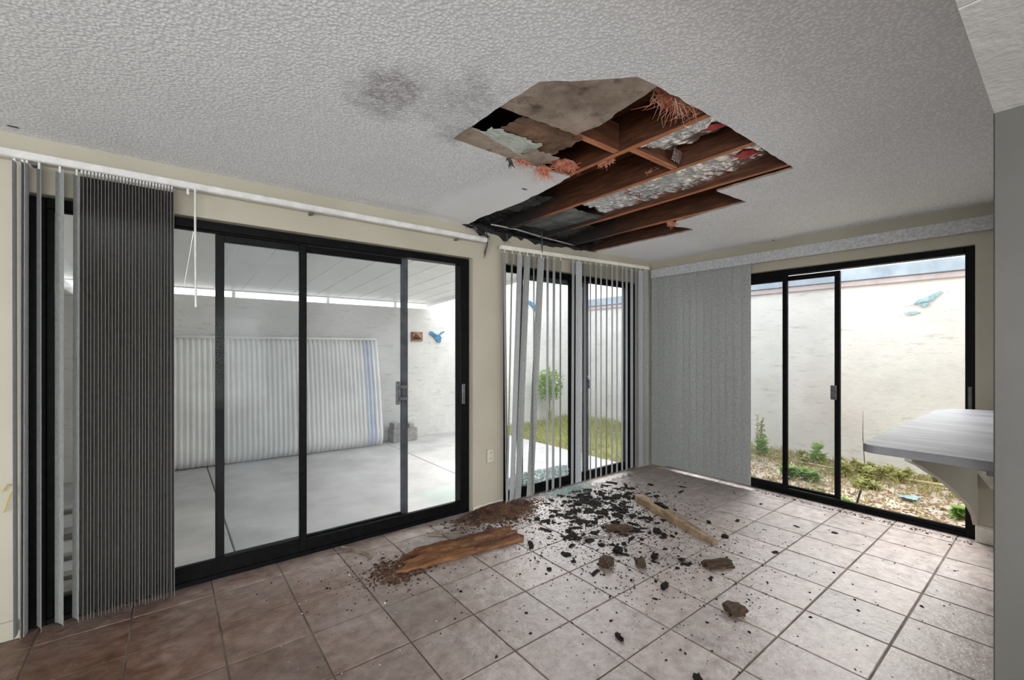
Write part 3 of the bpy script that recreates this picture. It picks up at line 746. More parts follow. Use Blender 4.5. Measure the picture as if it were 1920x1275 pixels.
# foil-faced insulation
def foil(x0, x1, y0, y1, zf, nu, nv, label, seed):
    def surf(x, y):
        u = (x-x0)/(x1-x0); v = (y-y0)/(y1-y0)
        r = zf(u, v) + .014*(1-2*abs(noise.noise((x*6+y*5+seed, y*8-x*4, 0)))) + .020*(.5-abs(noise.noise((x*8, y*22+x*14+seed, 4)))) + .007*noise.noise((x*30+y*24, y*40-x*12, 9))
        return r
    def fn(u, v):
        x = x0 + (x1-x0)*u; y = y0 + (y1-y0)*v
        if v == 0: y += .03*noise.noise((x*20, seed, 0)) + .06*u*(1 if seed == 2 else 0)
        return (x, y, surf(x, y))
    c = ((x0+x1)/2, (y0+y1)/2, zf(.5, .5))
    r = tag(empty('foil_insulation', c), label, 'insulation', 'foil-faced insulation in the ceiling hole')
    MB().grid(fn, nu, nv, thick=(0, 0, .004)).build('foil_sheet', M['foil'], r, c, smooth=False)
    return r, c, surf
f2, c2, s2 = foil(-2.235, -1.832, -.86, -2.16, lambda u, v: 2.463 + .02*math.sin(u*3.14) + u*(.012 + .075*max(0, (v-.62)/.38)), 24, 84, 'long crinkled silver foil strip with red print across the hole', 2)
f1, c1_, s1 = foil(-2.676, -2.31, -1.735, -2.17, lambda u, v: 2.464 + .09*u*u, 16, 22, 'short silver foil piece with a red diamond mark beside the far corner', 4)
def flat_patch(poly, surf, mat, parent, base, name, off=.008):
    pts = []
    for i, p in enumerate(poly):
        q = poly[(i+1) % len(poly)]; k = 6
        pts += [(p[0]+(q[0]-p[0])*j/k, p[1]+(q[1]-p[1])*j/k) for j in range(k)]
    cx = sum(p[0] for p in pts)/len(pts); cy = sum(p[1] for p in pts)/len(pts)
    vs = [(cx, cy, surf(cx, cy)-off)]; fs = []
    n = len(pts); R = 5
    for r in range(1, R+1):
        for p in pts:
            x = cx+(p[0]-cx)*r/R; y = cy+(p[1]-cy)*r/R; vs.append((x, y, surf(x, y)-off))
    for i in range(n): fs.append((0, 1+i, 1+(i+1) % n))
    for r in range(R-1):
        for i in range(n): fs.append((1+r*n+i, 1+r*n+(i+1) % n, 1+(r+1)*n+(i+1) % n, 1+(r+1)*n+i))
    return MB().add(vs, fs).build(name, mat, parent, base)
flat_patch([(-2.62, -2.02), (-2.52, -2.10), (-2.40, -2.10), (-2.50, -1.995)], s1, M['red_ink'], f1, c1_, 'red_diamond_print')
flat_patch([(-2.06, -1.91), (-2.03, -2.03), (-1.93, -2.05), (-1.93, -1.95)], s2, M['red_ink'], f2, c2, 'red_arrow_print')
def text_print(txt, size, ox, oy, ang, surf, mat, parent, base, name):
    cu = bpy.data.curves.new('print', 'FONT'); cu.body = txt; cu.size = size; cu.resolution_u = 3; cu.extrude = 0
    to = bpy.data.objects.new('print', cu); COL.objects.link(to)
    dg = bpy.context.evaluated_depsgraph_get(); me = bpy.data.meshes.new_from_object(to.evaluated_get(dg))
    bpy.data.objects.remove(to); bpy.data.curves.remove(cu)
    c, s = math.cos(ang), math.sin(ang); vs = []
    for v in me.vertices:
        X, Y = v.co.x, -v.co.y          # read from below
        x = ox + X*c - Y*s; y = oy + X*s + Y*c
        vs.append((x, y, surf(x, y) - .013))
    fs = [tuple(p.vertices) for p in me.polygons]
    return MB().add(vs, fs).build(name, mat, parent, base)
text_print('THERM', .08, -2.17, -1.22, math.radians(8), s2, M['dark_ink'], f2, c2, 'lettering')
for i in range(4):
    text_print('THERMAL', .02, -2.60 + i*.028, -2.11, math.radians(-20), s1, M['dark_ink'], f1, c1_, 'lettering')
# hanging foil flap of the short piece
def flap(u, v):
    x = -2.42 + u*.13; y = -1.80 + .03*u + .02*v
    return (x, y, 2.505 - .055*v + .02*u + .012*noise.noise((u*6, v*6, 3)))
MB().grid(flap, 10, 10, thick=(0, .002, 0)).build('foil_flap', M['foil'], f1, c1_)
crumple(-2.73, -2.60, -2.15, -2.02, lambda u, v: 2.462 - .02*u*v, 9, 9, .02, M['foil'], 'foil_scrap', 'torn silver foil scrap between the wide orange tuft and the red diamond', 'foil', .03, 29)
# black tar paper and mouldy panel near the outer wall
crumple(-2.64, -1.03, -.34, .095, lambda u, v: 2.56 - .085*v + .03*math.sin(u*9), 40, 14, .03, M['tar'], 'tar_paper', 'black wet tar paper hanging over the broken wall top', 'tar paper', .05, 11)
crumple(-2.235, -1.84, -.80, -.16, lambda u, v: 2.468 + .02*v, 14, 16, .006, M['mould_panel'], 'mouldy_panel', 'dark grey mouldy panel between joists near the black rot', 'panel', .02, 15)
crumple(-2.67, -2.28, -.72, -.37, lambda u, v: 2.50 - .02*v + .05*u, 14, 18, .02, M['tar'], 'tar_paper', 'black sagging tar paper in the bay at the smooth ceiling edge', 'tar paper', .03, 19)
tag(MB().tube([(-2.43, -.06, 2.47), (-2.2, -.12, 2.452), (-1.9, -.10, 2.44), (-1.55, -.05, 2.445), (-1.35, .0, 2.455)], .007, 8).build('loose_cable', M['cable'], None, (-2.4, -.06, 2.44)), 'grey loose cable sagging across the black rot above the wall', 'cable')
def strip(pts, w, label, seed):
    rnd = random.Random(seed); mb = MB(); n = len(pts)
    mb.tube(pts, [w*rnd.uniform(.5, 1.2) for _ in pts[:-1]] + [.001], 5)
    for i in range(6):
        p = Vector(pts[rnd.randrange(n-1)]); mb.tube([p, p + Vector((rnd.uniform(-.03, .03), rnd.uniform(-.01, .01), -rnd.uniform(.01, .04)))], [w*.6, .001], 4)
    return tag(mb.build('tar_paper_shred', M['tar'], None, pts[0]), label, 'tar paper', 'black shreds hanging from the hole')
strip([(-2.47, -.04, 2.44), (-2.46, -.05, 2.37), (-2.455, -.045, 2.30), (-2.46, -.02, 2.24), (-2.465, -.015, 2.18)], .009, 'thin black shred dangling down the wall at the end of the long white rail', 31)
strip([(-1.90, -.12, 2.49), (-1.885, -.11, 2.42), (-1.875, -.10, 2.35), (-1.86, -.09, 2.285)], .011, 'black shred hanging onto the cream blind rail', 32)
strip([(-2.60, -.03, 2.45), (-2.56, -.04, 2.41), (-2.50, -.03, 2.385), (-2.44, -.03, 2.37)], .014, 'black ragged clump where the ceiling meets the long rail', 33)
strip([(-2.26, -.06, 2.42), (-2.25, -.06, 2.36), (-2.29, -.05, 2.315)], .006, 'short crooked black shred above the end of the cream rail', 34)
strip([(-2.66, -.02, 2.443), (-2.60, -.04, 2.435), (-2.5, -.05, 2.45)], .012, 'black ragged edge at the pointed wall end of the hole', 35)
strip([(-3.155, -1.25, 2.445), (-3.14, -1.255, 2.42), (-3.12, -1.25, 2.405)], .010, 'dark drooping scrap at the torn gypsum corner', 36)

# ------------------------------------------------------------------ kitchen counter
ct = tag(empty('kitchen_counter', (-1.2, -3.0, 0)), 'grey laminate peninsula counter with rounded corners and arched support', 'counter')
cb = (-1.2, -3.0, 0)
def rounded(x0, x1, y0, y1, r0, r1):
    pts = [(x0, y0), (x1, y0)]
    for i in range(9): a = math.pi/2*i/8; pts.append((x1-r1+r1*math.cos(a), y1-r1+r1*math.sin(a)))
    for i in range(9): a = math.pi/2+math.pi/2*i/8; pts.append((x0+r0+r0*math.cos(a), y1-r0+r0*math.sin(a)))
    return pts
rp = rounded(-2.145, -.10, -3.9, -2.555, .06, .30)
MB().prism(rp, XY, .935, .97).build('countertop', M['laminate'], ct, cb)
rim = [(p[0], p[1]) for p in rp]
big = [(-1.2+(p[0]+1.2)*1.0015, -3.0+(p[1]+3.0)*1.002) for p in rp]
MB().prism(big, XY, .9345, .9665).build('edge_band', M['laminate_edge'], ct, cb)
arch = [(-2.10, .934)]
for (a, z) in ((-2.10, .915), (-1.90, .862), (-1.71, .803), (-1.45, .725), (-1.19, .64), (-.95, .557), (-.74, .475), (-.50, .392), (-.30, .305), (-.14, .22), (-.03, .126)): arch.append((a, z))
arch += [(-.001, .126), (-.001, .934)]
MB().prism(arch, XZ, -2.725, -2.70).build('arched_support', M['wall'], ct, cb)
MB().bbox(-1.95, -.3, -2.99, -2.93, .875, .934, .003).build('support_cleat', M['laminate_edge'], ct, cb)

MB().prism([(-2.712, .523), (-2.790, .407), (-2.805, .407), (-2.805, .523)], YZ, -.030, -.0005).build('white_wedge', M['baseboard'], ct, cb)  # small white triangular piece on the wall under the counter

# ------------------------------------------------------------------ wall outlet and small wall things
b = (-2.394, -.004, .40)
ol = tag(empty('wall_outlet', b), 'ivory electrical outlet on the narrow wall between the doors', 'outlet')
pl = MB().bbox(-2.430, -2.358, -.008, -.0005, .402, .518, .003).build('cover_plate', M['plate'], ol, b)
for zc in (.487, .433):
    rc = MB(); ring = [( -2.394+.017*math.cos(k*math.pi/6), zc+.014*math.sin(k*math.pi/6)) for k in range(12)]
    rc.prism(ring, XZ, -.0105, -.007); o = rc.build('receptacle', M['plate'], ol, b)
    for dx in (-.006, .006):
        sl = MB().box(-2.394+dx-.0015, -2.394+dx+.0015, -.0112, -.0105, zc-.002, zc+.007).build('slot', M['slot'], o)
        sl.data.transform(Matrix.Translation(-Vector(b)))
MB().bbox(-2.433, -2.429, -.004, -.0005, .400, .520, .001).build('plate_shade', M['slot'], ol, b)  # dark strip put in for the shade beside the cover plate
tag(MB().tube([(-5.235, -.015, .62), (-5.215, -.02, .70), (-5.20, -.015, .735), (-5.225, -.012, .75), (-5.24, -.01, .72)], .003, 6).build('cord', M['yellow'], None, (-5.23, -.015, .6)), 'short yellow cord on the wall left of the wide door', 'cord')
for p, l in (((-5.19, -.10), 'dark screw slot in the ceiling above the long white rail'), ((-.03, -1.37), 'dark screw slot in the ceiling above the grey valance'),
             ((-2.79, -.95), 'small dark screw slot in the smooth white ceiling by the hole')):
    tag(MB().bbox(p[0]-.018, p[0]+.018, p[1]-.006, p[1]+.006, H-.003, H-.0002, .001).build('screw_slot', M['slot'], None, (p[0], p[1], H)), l, 'screw slot', 'screw slots in the ceiling')

# ------------------------------------------------------------------ debris on the floor
def chunk_mesh(lx, ly, lz, seed, n=3, jg=1.0):
    rnd = random.Random(seed); mb = MB()
    k = n
    def fnface(): pass
    vs = {}; 
    def vid(i, j, l): return (i, j, l)
    pts = []; idx = {}
    for i in range(k+1):
        for j in range(k+1):
            for l in range(k+1):
                if i in (0, k) or j in (0, k) or l in (0, k):
                    p = Vector((i/k-.5, j/k-.5, l/k)); rr = 1 + rnd.uniform(-.16, .16)*jg
                    q = Vector((p.x*lx*rr + rnd.uniform(-.08, .08)*lx*jg, p.y*ly*rr + rnd.uniform(-.1, .1)*ly*jg, p.z*lz*(1 + rnd.uniform(-.2, .15)) if l else 0))
                    idx[(i, j, l)] = len(pts); pts.append(q)
    fs = []
    for a in range(k):
        for c in range(k):
            for e in (0, k):
                fs += [(idx[(e, a, c)], idx[(e, a+1, c)], idx[(e, a+1, c+1)], idx[(e, a, c+1)]),
                       (idx[(a, e, c)], idx[(a+1, e, c)], idx[(a+1, e, c+1)], idx[(a, e, c+1)]),
                       (idx[(a, c, e)], idx[(a+1, c, e)], idx[(a+1, c+1, e)], idx[(a, c+1, e)])]
    return mb.add(pts, fs)
def chunk(x, y, lx, ly, lz, rz, seed, label, mat='rotwood'):
    o = chunk_mesh(lx, ly, lz, seed).build('wood_chunk', M[mat]); o.location = (x, y, .0005); o.rotation_euler = (0, 0, rz)
    return tag(o, label, 'wood chunk', 'broken wood chunks on the floor')
chunk(-1.885, -.99, .18, .06, .036, -.75, 11, 'long dark rotten wood chunk nearest the pale stick in the debris')
chunk(-2.384, -1.29, .08, .07, .048, .3, 12, 'blocky brown wood chunk on the grout line below the debris field')
chunk(-2.215, -1.425, .065, .055, .034, .8, 13, 'small round brown wood chunk beside the blocky one')
chunk(-1.83, -1.745, .17, .06, .036, -.55, 14, 'ragged brown wood chunk with a pale end past the tip of the pale stick')
chunk(-2.25, -2.045, .085, .075, .036, -.6, 15, 'square dark wood chunk lying alone nearest the grey partition')
chunk(-2.175, -1.215, .06, .05, .03, .2, 16, 'dark wood chunk just behind the blocky brown one', 'char')
chunk(-1.69, -1.20, .055, .05, .026, .9, 17, 'dark lump beside the middle of the pale stick', 'char')
chunk(-2.05, -1.42, .06, .035, .022, .4, 18, 'small dark lump between the blocky chunk and the ragged chunk', 'char')
chunk(-2.90, -1.80, .05, .018, .016, 1.3, 19, 'small flat sliver of wood on a front tile', 'char')
chunk(-2.33, -1.68, .055, .022, .028, .1, 20, 'small dark splinter lump on the crossing grout lines', 'char')
chunk(-2.86, -2.18, .05, .025, .02, .9, 21, 'dark splinter lump at the bottom edge of the floor', 'char')
# fallen board
def board():
    mb = MB(); nu, nv = 34, 8
    rnd = random.Random(4)
    endj = [rnd.uniform(-.05, .05) - .05*math.sin(j*1.3) for j in range(nv+1)]
    def P(i, j, topside):
        u = i/nu; v = j/nv
        x = -.42 + .84*u
        if u < .12: x += endj[j]*(1-u/.12) 
        if u > .95: x += .02*math.sin(j*2.1)*(u-.95)/.05
        wdt = .118
        y = (v-.5)*2*wdt + (.012*noise.noise((u*12, v*2, 0)) if j in (0, nv) else 0)
        z = .004 + (.030 + .009*noise.noise((u*7, v*6, 1)) + .010*noise.noise((u*22, v*14, 3)) - (.012 if .55 < v < .68 and u < .6 else 0) - .016*max(0, (.15-u)/.15) if topside else 0)
        return (x, y, z)
    vs = [P(i, j, True) for i in range(nu+1) for j in range(nv+1)] + [P(i, j, False) for i in range(nu+1) for j in range(nv+1)]
    N = (nu+1)*(nv+1); fs = []
    for i in range(nu):
        for j in range(nv):
            a = i*(nv+1)+j; fs += [(a, a+nv+1, a+nv+2, a+1), (a+N, a+1+N, a+nv+2+N, a+nv+1+N)]
        a = i*(nv+1); fs.append((a, a+N, a+nv+1+N, a+nv+1)); a += nv; fs.append((a, a+nv+1, a+nv+1+N, a+N))
    for j in range(nv):
        fs.append((j, j+1, j+1+N, j+N)); a = nu*(nv+1)+j; fs.append((a, a+N, a+1+N, a+1))
    return mb.add(vs, fs)
bd = board().build('fallen_board', M['board']); bd.location = (-2.985, -.525, .0005); bd.rotation_euler = (0, 0, math.radians(-6.5))
tag(bd, 'split orange-brown wooden board lying by the wide door', 'board')
# pale stick of lumber with nails
sb = (-1.36, -1.10, 0)
sr = tag(empty('lumber_stick', sb), 'pale length of lumber with upright nails lying across the tiles', 'lumber')
A = Vector((-1.215, -.685, 0)); B = Vector((-1.545, -1.575, 0)); d = (B-A).normalized(); nrm = Vector((-d.y, d.x, 0))
vs = []; ns = 12
for i in range(ns+1):
    t_ = i/ns; p = A + (B-A)*t_; w = .034 - .012*max(0, (t_-.6)/.4); hh = .058 - .024*max(0, (t_-.45)/.55) + .003*noise.noise((t_*9, 0, 0))
    vs += [p-nrm*w+Vector((0, 0, .001)), p+nrm*w+Vector((0, 0, .001)), p+nrm*w+Vector((0, 0, hh)), p-nrm*w+Vector((0, 0, hh*.96))]
fs = [(i*4+k, i*4+(k+1) % 4, i*4+4+(k+1) % 4, i*4+4+k) for i in range(ns) for k in range(4)] + [(0, 1, 2, 3), (ns*4, ns*4+1, ns*4+2, ns*4+3)]
MB().add(vs, fs).build('stick', M['stick'], sr, sb)
for t_, hgt in ((.28, .05), (.52, .075)):
    p = A + (B-A)*t_ + nrm*.012
    MB().tube([(p.x, p.y, .04), (p.x+.002, p.y, .055+hgt)], .0028, 6).build('nail', M['nail'], sr, sb)
p = A + (B-A)*.33 - nrm*.0
cm = chunk_mesh(.13, .035, .02, 77); 
mm = Matrix.Translation(p + nrm*.02 + Vector((0, 0, .052))) @ Matrix.Rotation(math.atan2(d.y, d.x), 4, 'Z')
cm.v = [tuple(mm @ Vector(v)) for v in cm.v]; cm.build('bark_scrap', M['char'], sr, sb)
# twigs
def twig(pts, r, label, branches=()):
    mb = MB(); mb.tube(pts, [r]*(len(pts)-1) + [r*.4], 5)
    for bpts in branches: mb.tube(bpts, [r*.7]*(len(bpts)-1) + [r*.3], 5)
    return tag(mb.build('twig', M['twig'], None, pts[0]), label, 'twig', 'twigs on the floor')
twig([(-3.66, .01, .012), (-3.60, -.08, .015), (-3.56, -.17, .010), (-3.545, -.27, .012), (-3.59, -.30, .010)], .006, 'forked dry twig leaning against the sill of the wide door', [[(-3.60, -.08, .012), (-3.70, -.05, .006), (-3.77, -.02, .006)]])
twig([(-3.08, -.17, .014), (-3.02, -.22, .014), (-2.93, -.30, .02), (-2.88, -.335, .03)], .007, 'straight brown twig touching the fallen board')
twig([(-2.22, -.89, .006), (-2.12, -.98, .008), (-2.02, -1.06, .007), (-1.93, -1.08, .006)], .004, 'thin curved twig in front of the long rotten chunk')
# countable flakes of black debris
flake_meshes = [chunk_mesh(*dim, 100+i, 3, 2.6).build('debris_flake', M['char']) for i, dim in enumerate([(.06, .03, .008), (.05, .022, .007), (.075, .02, .007), (.035, .028, .010), (.03, .016, .006), (.055, .04, .010)])]
first = {}
rnd = random.Random(21)
spots = []
while len(spots) < 290:
    r = rnd.random()
    if r < .52: x, y = rnd.gauss(-1.42, .24), rnd.gauss(-.52, .20)
    elif r < .80: x, y = rnd.gauss(-1.85, .28), rnd.gauss(-.72, .24)
    elif r < .94: x, y = rnd.gauss(-2.0, .35), rnd.gauss(-1.25, .32)
    else: x, y = rnd.uniform(-3.8, -.3), rnd.uniform(-2.3, -.3)
    if y > -.06 or x > -.08: continue
    q = (Vector((x, y, 0)) - A); tt = q.dot(d); side = abs(q.dot(nrm))
    if -.04 < tt < .99 and side < .07: continue
    if -3.5 < x < -2.5 and -.72 < y < -.3: continue
    spots.append((x, y))
for i, (x, y) in enumerate(spots):
    src = flake_meshes[i % 6]
    o = src if i < 6 else src.copy()
    if i >= 6: COL.objects.link(o)
    near = max(.35, 1.0 - .45*max(0, (-y-.9)))
    s_ = rnd.uniform(.45, 1.25)*near
    if x < -2.6: s_ *= .6
    o.location = (x, y, .0006); o.rotation_euler = (0, 0, rnd.uniform(0, 6.28)); o.scale = (s_, s_, s_)
    if x < -2.6: zone = 'on the tiles around the fallen board'
    elif y < -1.25: zone = 'on the front tiles before the debris field'
    elif x > -1.62: zone = 'between the middle door and the pale lumber'
    else: zone = 'around the long rotten wood chunk'
    tag(o, 'small black flake of ceiling debris ' + zone, 'debris', 'black debris flakes ' + zone)
# uncountable crumbs
def crumbs(name, mat, n, sampler, lo, hi, label, cat, flat=.6, seed=1):
    rn = random.Random(seed); vs = []; fs = []
    for _ in range(n):
        s = sampler(rn)
        if s is None: continue
        x, y, z = s; r = rn.uniform(lo, hi) * (1 if rn.random() < .85 else 1.8); a = rn.uniform(0, 6.28); e = rn.uniform(.4, 1)
        ca, sa = math.cos(a), math.sin(a); k = len(vs)
        for (u, v) in ((1, 0), (-.3, e), (-.9, -.2), (-.1, -e)):
            vs.append((x + (u*ca - v*sa)*r, y + (u*sa + v*ca)*r, z))
        vs.append((x + rn.uniform(-.3, .3)*r, y + rn.uniform(-.3, .3)*r, z + flat*r))
        fs += [(k, k+1, k+4), (k+1, k+2, k+4), (k+2, k+3, k+4), (k+3, k, k+4)]
    o = MB().add(vs, fs).build(name, mat, fixn=False)
    return tag(o, label, cat, kind='stuff')
def samp_black(rn):
    r = rn.random()
    if r < .38: x, y = rn.gauss(-1.45, .30), rn.gauss(-.55, .26)
    elif r < .66: x, y = rn.gauss(-1.95, .36), rn.gauss(-.80, .32)
    elif r < .84: x, y = rn.gauss(-2.0, .5), rn.gauss(-1.3, .45)
    elif r < .90: x, y = rn.uniform(-.10, -.02), rn.uniform(-2.7, -1.2)
    elif r < .94: x, y = rn.gauss(-3.55, .18), rn.gauss(-.52, .14)
    else: x, y = rn.uniform(-4.4, -.2), rn.uniform(-2.8, -.2)
    if y > -.03 or x > -.012: return None
    return x, y, .0005
crumbs('black_crumbs', M['char'], 7500, samp_black, .0022, .0075, 'fine black debris crumbs strewn over the tiles', 'debris', .6, 5)
def samp_white(rn):
    r = rn.random()
    if r < .8: x, y = rn.gauss(-1.7, .45), rn.gauss(-.5, .3)
    elif r < .9: x, y = rn.uniform(-.12, -.02), rn.uniform(-2.75, -1.3)
    else: x, y = rn.uniform(-4.2, -.3), rn.uniform(-1.6, -.1)
    if y > -.03 or x > -.015: return None
    return x, y, .0005
crumbs('white_crumbs', M['white_crumb'], 2600, samp_white, .0015, .005, 'fine white plaster crumbs among the black debris', 'debris', .7, 6)
def samp_rust(rn):
    if rn.random() < .85:
        x, y = rn.gauss(-2.38, .19), -.03 - abs(rn.gauss(.0, .16))
    else: x, y = rn.gauss(-3.47, .1), rn.gauss(-.53, .08)
    if y > -.02: return None
    z = .045*max(0, 1-((x+2.38)/.36)**2)*max(0, 1-(-y/.34)) if x > -3 else 0
    return x, y, z + .0005
crumbs('rotten_wood_crumbs', M['rust_crumb'], 3600, samp_rust, .004, .014, 'heap of brown rotten wood crumbs at the foot of the narrow wall', 'debris', .5, 7)
def samp_glass(rn):
    r = rn.random()
    if r < .6:
        x = rn.uniform(-2.18, -1.36); y = rn.uniform(.058, .092); top_ = .045 + .075*(.5+.5*math.sin((x+2.2)*3.1)) + .05*max(0, (-1.7-x))
        return x, y, .092 + rn.random()*top_
    x, y = rn.gauss(-1.5, .14), -.02 - abs(rn.gauss(.06, .07))
    if y > -.015: return None
    return x, y, .0005 + .012*rn.random()*max(0, 1+y*5)
crumbs('glass_crumbs', M['crumb_glass'], 5200, samp_glass, .004, .008, 'crumbled greenish safety glass heaped in the middle door sill', 'broken glass', 1.1, 8)

# ------------------------------------------------------------------ patio and courtyard things
# corrugated panel leaning on the back wall
cp = (-3.4, 3.35, Z0)
cor = tag(empty('corrugated_panel', cp), 'white corrugated panel leaning against the patio back wall', 'panel')
nr = 50
def cfn(x0, x1, a, b_):
    def fn(u, v):
        X = x0 + (x1-x0)*u
        uu = (X + 5.0)/2.92
        yb = 3.40 - .17*uu; zb = Z0 + .012
        y = 3.49*(1-v) + yb*v; z = 1.53*(1-v) + zb*v
        if v > .8: q = (v-.8)/.2; y += -.03*math.sin(q*2.4) + .06*q*q
        y -= .026*abs(math.sin(uu*nr*math.pi)); y -= .03*math.sin(v*3.14)
        return (X, y, z)
    return fn
MB().grid(cfn(-5.0, -2.30, 0, 1), nr*6, 14, thick=(0, .004, 0)).build('ribbed_sheet', M['corrugated'], cor, cp, smooth=True)
MB().grid(cfn(-2.30, -2.18, 0, 1), 16, 14, thick=(0, .004, 0)).build('ribbed_sheet', M['corrugated_blue'], cor, cp, smooth=True)
MB().grid(cfn(-2.18, -2.075, 0, 1), 14, 14, thick=(0, .004, 0)).build('ribbed_sheet', M['corrugated'], cor, cp, smooth=True)
MB().tube([(-5.0, 3.475, 1.54), (-2.10, 3.475, 1.54)], .018, 8).build('top_bar', M['corrugated'], cor, cp, smooth=True)
# cinder block
cbk = (-1.72, 3.40, Z0)
ck = tag(empty('cinder_block', cbk), 'grey cinder block with a broken top by the patio back wall', 'cinder block')
MB().bbox(-1.90, -1.50, 3.27, 3.50, Z0+.001, Z0+.20, .006).build('block_body', M['cinder'], ck, cbk)
MB().bbox(-1.88, -1.78, 3.29, 3.48, Z0+.201, Z0+.29, .008).build('block_web', M['cinder'], ck, cbk)
MB().bbox(-1.63, -1.55, 3.29, 3.48, Z0+.201, Z0+.27, .008).build('block_web', M['cinder'], ck, cbk)
# raised grey strips standing in for dark shade bands on the patio at far left
for i, (y, w, th) in enumerate(((2.30, .07, .03), (1.62, .16, .05), (1.13, .08, .03), (.77, .08, .03), (.53, .16, .04))):
    xm = -5.05
    tag(MB().bbox(xm-.38, xm+.35, y-w/2, y+w/2, Z0+.0005, Z0+th, .003).build('patio_shade_strip', M['shade_strip'], None, (xm, y, Z0)),
        ['farthest', 'second farthest, wide', 'middle', 'second nearest', 'nearest, wide'][i] + ' grey strip standing for a shade band on the patio behind the bunched blind', 'board', 'grey shade strips on the patio')
# wall birds and plaque
def bird(loc, outlines, mats, names, toplane, label):
    r = tag(empty('wall_bird', loc), label, 'wall ornament', 'blue wall ornaments')
    for poly, mk, nm, th in zip(outlines, mats, names, (.018, .024, .014)):
        pts = []
        for i, p in enumerate(poly): pts += rag(p, poly[(i+1) % len(poly)], .03, .006)
        MB().prism(pts, toplane, 0, th).build(nm, M[mk], r)
    return r
sb_ = 1.0
SC = .8
b_body = [(-.16, .06), (-.10, .02), (.0, -.06), (.10, -.09), (.13, -.02), (.08, .03), (.0, .05), (-.08, .10), (-.13, .11)]
b_wing = [(-.06, .03), (.02, -.10), (.10, -.13), (.12, -.05), (.05, .02)]
b_tail = [(.06, .01), (.19, .09), (.20, .12), (.16, .11), (.05, .04)]
toback = lambda u, v, w: (u, -w, v)
toright = lambda u, v, w: (-w, -u, v)
bird((-1.04, 3.527, 1.60), [[(p[0]*SC, p[1]*SC) for p in q] for q in (b_body, b_wing, b_tail)], ['bird_blue', 'bird_blue', 'bird_blue'], ['body', 'wing', 'tail'], toback, 'blue bird ornament on the patio wall beside the brown plaque')
bird((1.141, 3.527, 2.25), [[(p[0]*.9, p[1]*.9) for p in b_body], [(p[0]*.9, p[1]*.9) for p in b_wing], [(-p[0]*.9, p[1]*.9) for p in b_tail]], ['bird_blue']*3, ['body', 'wing', 'tail'], toback, 'blue bird ornament seen between the askew vanes')
big_body = [(-.10, -.03), (-.04, .03), (.05, .06), (.13, .11), (.15, .09), (.10, .04), (.06, .0), (-.02, -.015)]
big_wing = [(-.05, -.035), (.04, -.02), (.0, -.07), (-.03, -.06)]
big_tail = [(-.18, -.13), (-.10, -.115), (-.04, -.125), (-.10, -.155), (-.16, -.15)]
bird((2.347, -2.08, 1.955), [big_body, big_wing, big_tail], ['bird_pale']*3, ['body', 'wing', 'tail'], toright, 'large faded blue bird ornament on the courtyard wall outside the right door')
pq = (-1.39, 3.528, 1.52)
pr_ = tag(empty('wall_plaque', pq), 'small brown painted plaque on the patio wall', 'plaque')
MB().bbox(-1.49, -1.29, 3.505, 3.5295, 1.52, 1.67, .003).build('plaque_board', M['plaque'], pr_, pq)
MB().prism([(-1.47, 1.55), (-1.42, 1.64), (-1.38, 1.62), (-1.31, 1.55), (-1.38, 1.54)], XZ, 3.503, 3.5055).build('painted_motif', M['rust_crumb'], pr_, pq)

# plants
def leaf(mb, p, d, L, W, up=.2, mi=0):
    d = Vector(d).normalized(); s = d.cross(Vector((0, 0, 1)))
    if s.length < 1e-3: s = Vector((1, 0, 0))
    s.normalize(); p = Vector(p); n = s.cross(d)
    mb.add([p, p + d*L*.5 + s*W*.5 + n*L*.06, p + d*L - n*L*.05, p + d*L*.5 - s*W*.5 + n*L*.06], [(0, 1, 2), (0, 2, 3)], mi)
def weed(x, y, h, n, L, W, label, seed, mat='leaf', spread=.08, zb=None, stems=1):
    rn = random.Random(seed); z0 = (ground_z(x, y) if zb is None else zb) - .01
    r = tag(empty('weed', (x, y, z0)), label, 'plant', 'weeds in the courtyard')
    sm = MB(); lm = MB()
    for k in range(stems):
        bx, by = (rn.uniform(-spread, spread), rn.uniform(-spread, spread)) if stems > 1 else (0, 0)
        tx, ty = bx + rn.uniform(-.3, .3)*h*.4, by + rn.uniform(-.3, .3)*h*.4
        hh = h*rn.uniform(.7, 1)
        pts = [(x+bx+(tx-bx)*t_, y+by+(ty-by)*t_, z0+hh*t_) for t_ in (0, .4, .75, 1)]
        sm.tube(pts, [.005, .004, .003, .001], 4)
        for i in range(n):
            t_ = rn.uniform(.15, 1); a = rn.uniform(0, 6.28)
            p = (x+bx+(tx-bx)*t_, y+by+(ty-by)*t_, z0+hh*t_)
            leaf(lm, p, (math.cos(a), math.sin(a), rn.uniform(-.2, .8)), L*rn.uniform(.6, 1.2)*(1.15-.5*t_), W*rn.uniform(.7, 1.2))
    sm.build('stem', M['leaf_olive'], r, (x, y, z0), fixn=False); lm.build('foliage', M[mat], r, (x, y, z0), fixn=False)
    return r
weed(1.95, -.47, .60, 70, .07, .028, 'tall seedy weed by the courtyard wall beside the closed blind', 1, 'leaf_olive', .06, stems=3)
weed(1.80, -.55, .30, 50, .12, .05, 'bright green leafy weed below the tall seedy weed', 2, 'leaf', .08, stems=2)
weed(2.03, -1.13, .28, 40, .13, .045, 'bright green weed at the wall behind the sliding pane', 3, 'leaf', .06, stems=2)
weed(1.95, -.90, .12, 50, .09, .04, 'low yellow-green weed at the wall left of the pane', 4, 'grass', .12, stems=4)
weed(.87, -1.27, .13, 70, .12, .05, 'low green clump on the dirt behind the sliding pane', 5, 'leaf', .14, stems=4)
weed(.48, -1.54, .09, 60, .07, .03, 'small olive clump close to the right door sill', 6, 'leaf_olive', .08, stems=4)
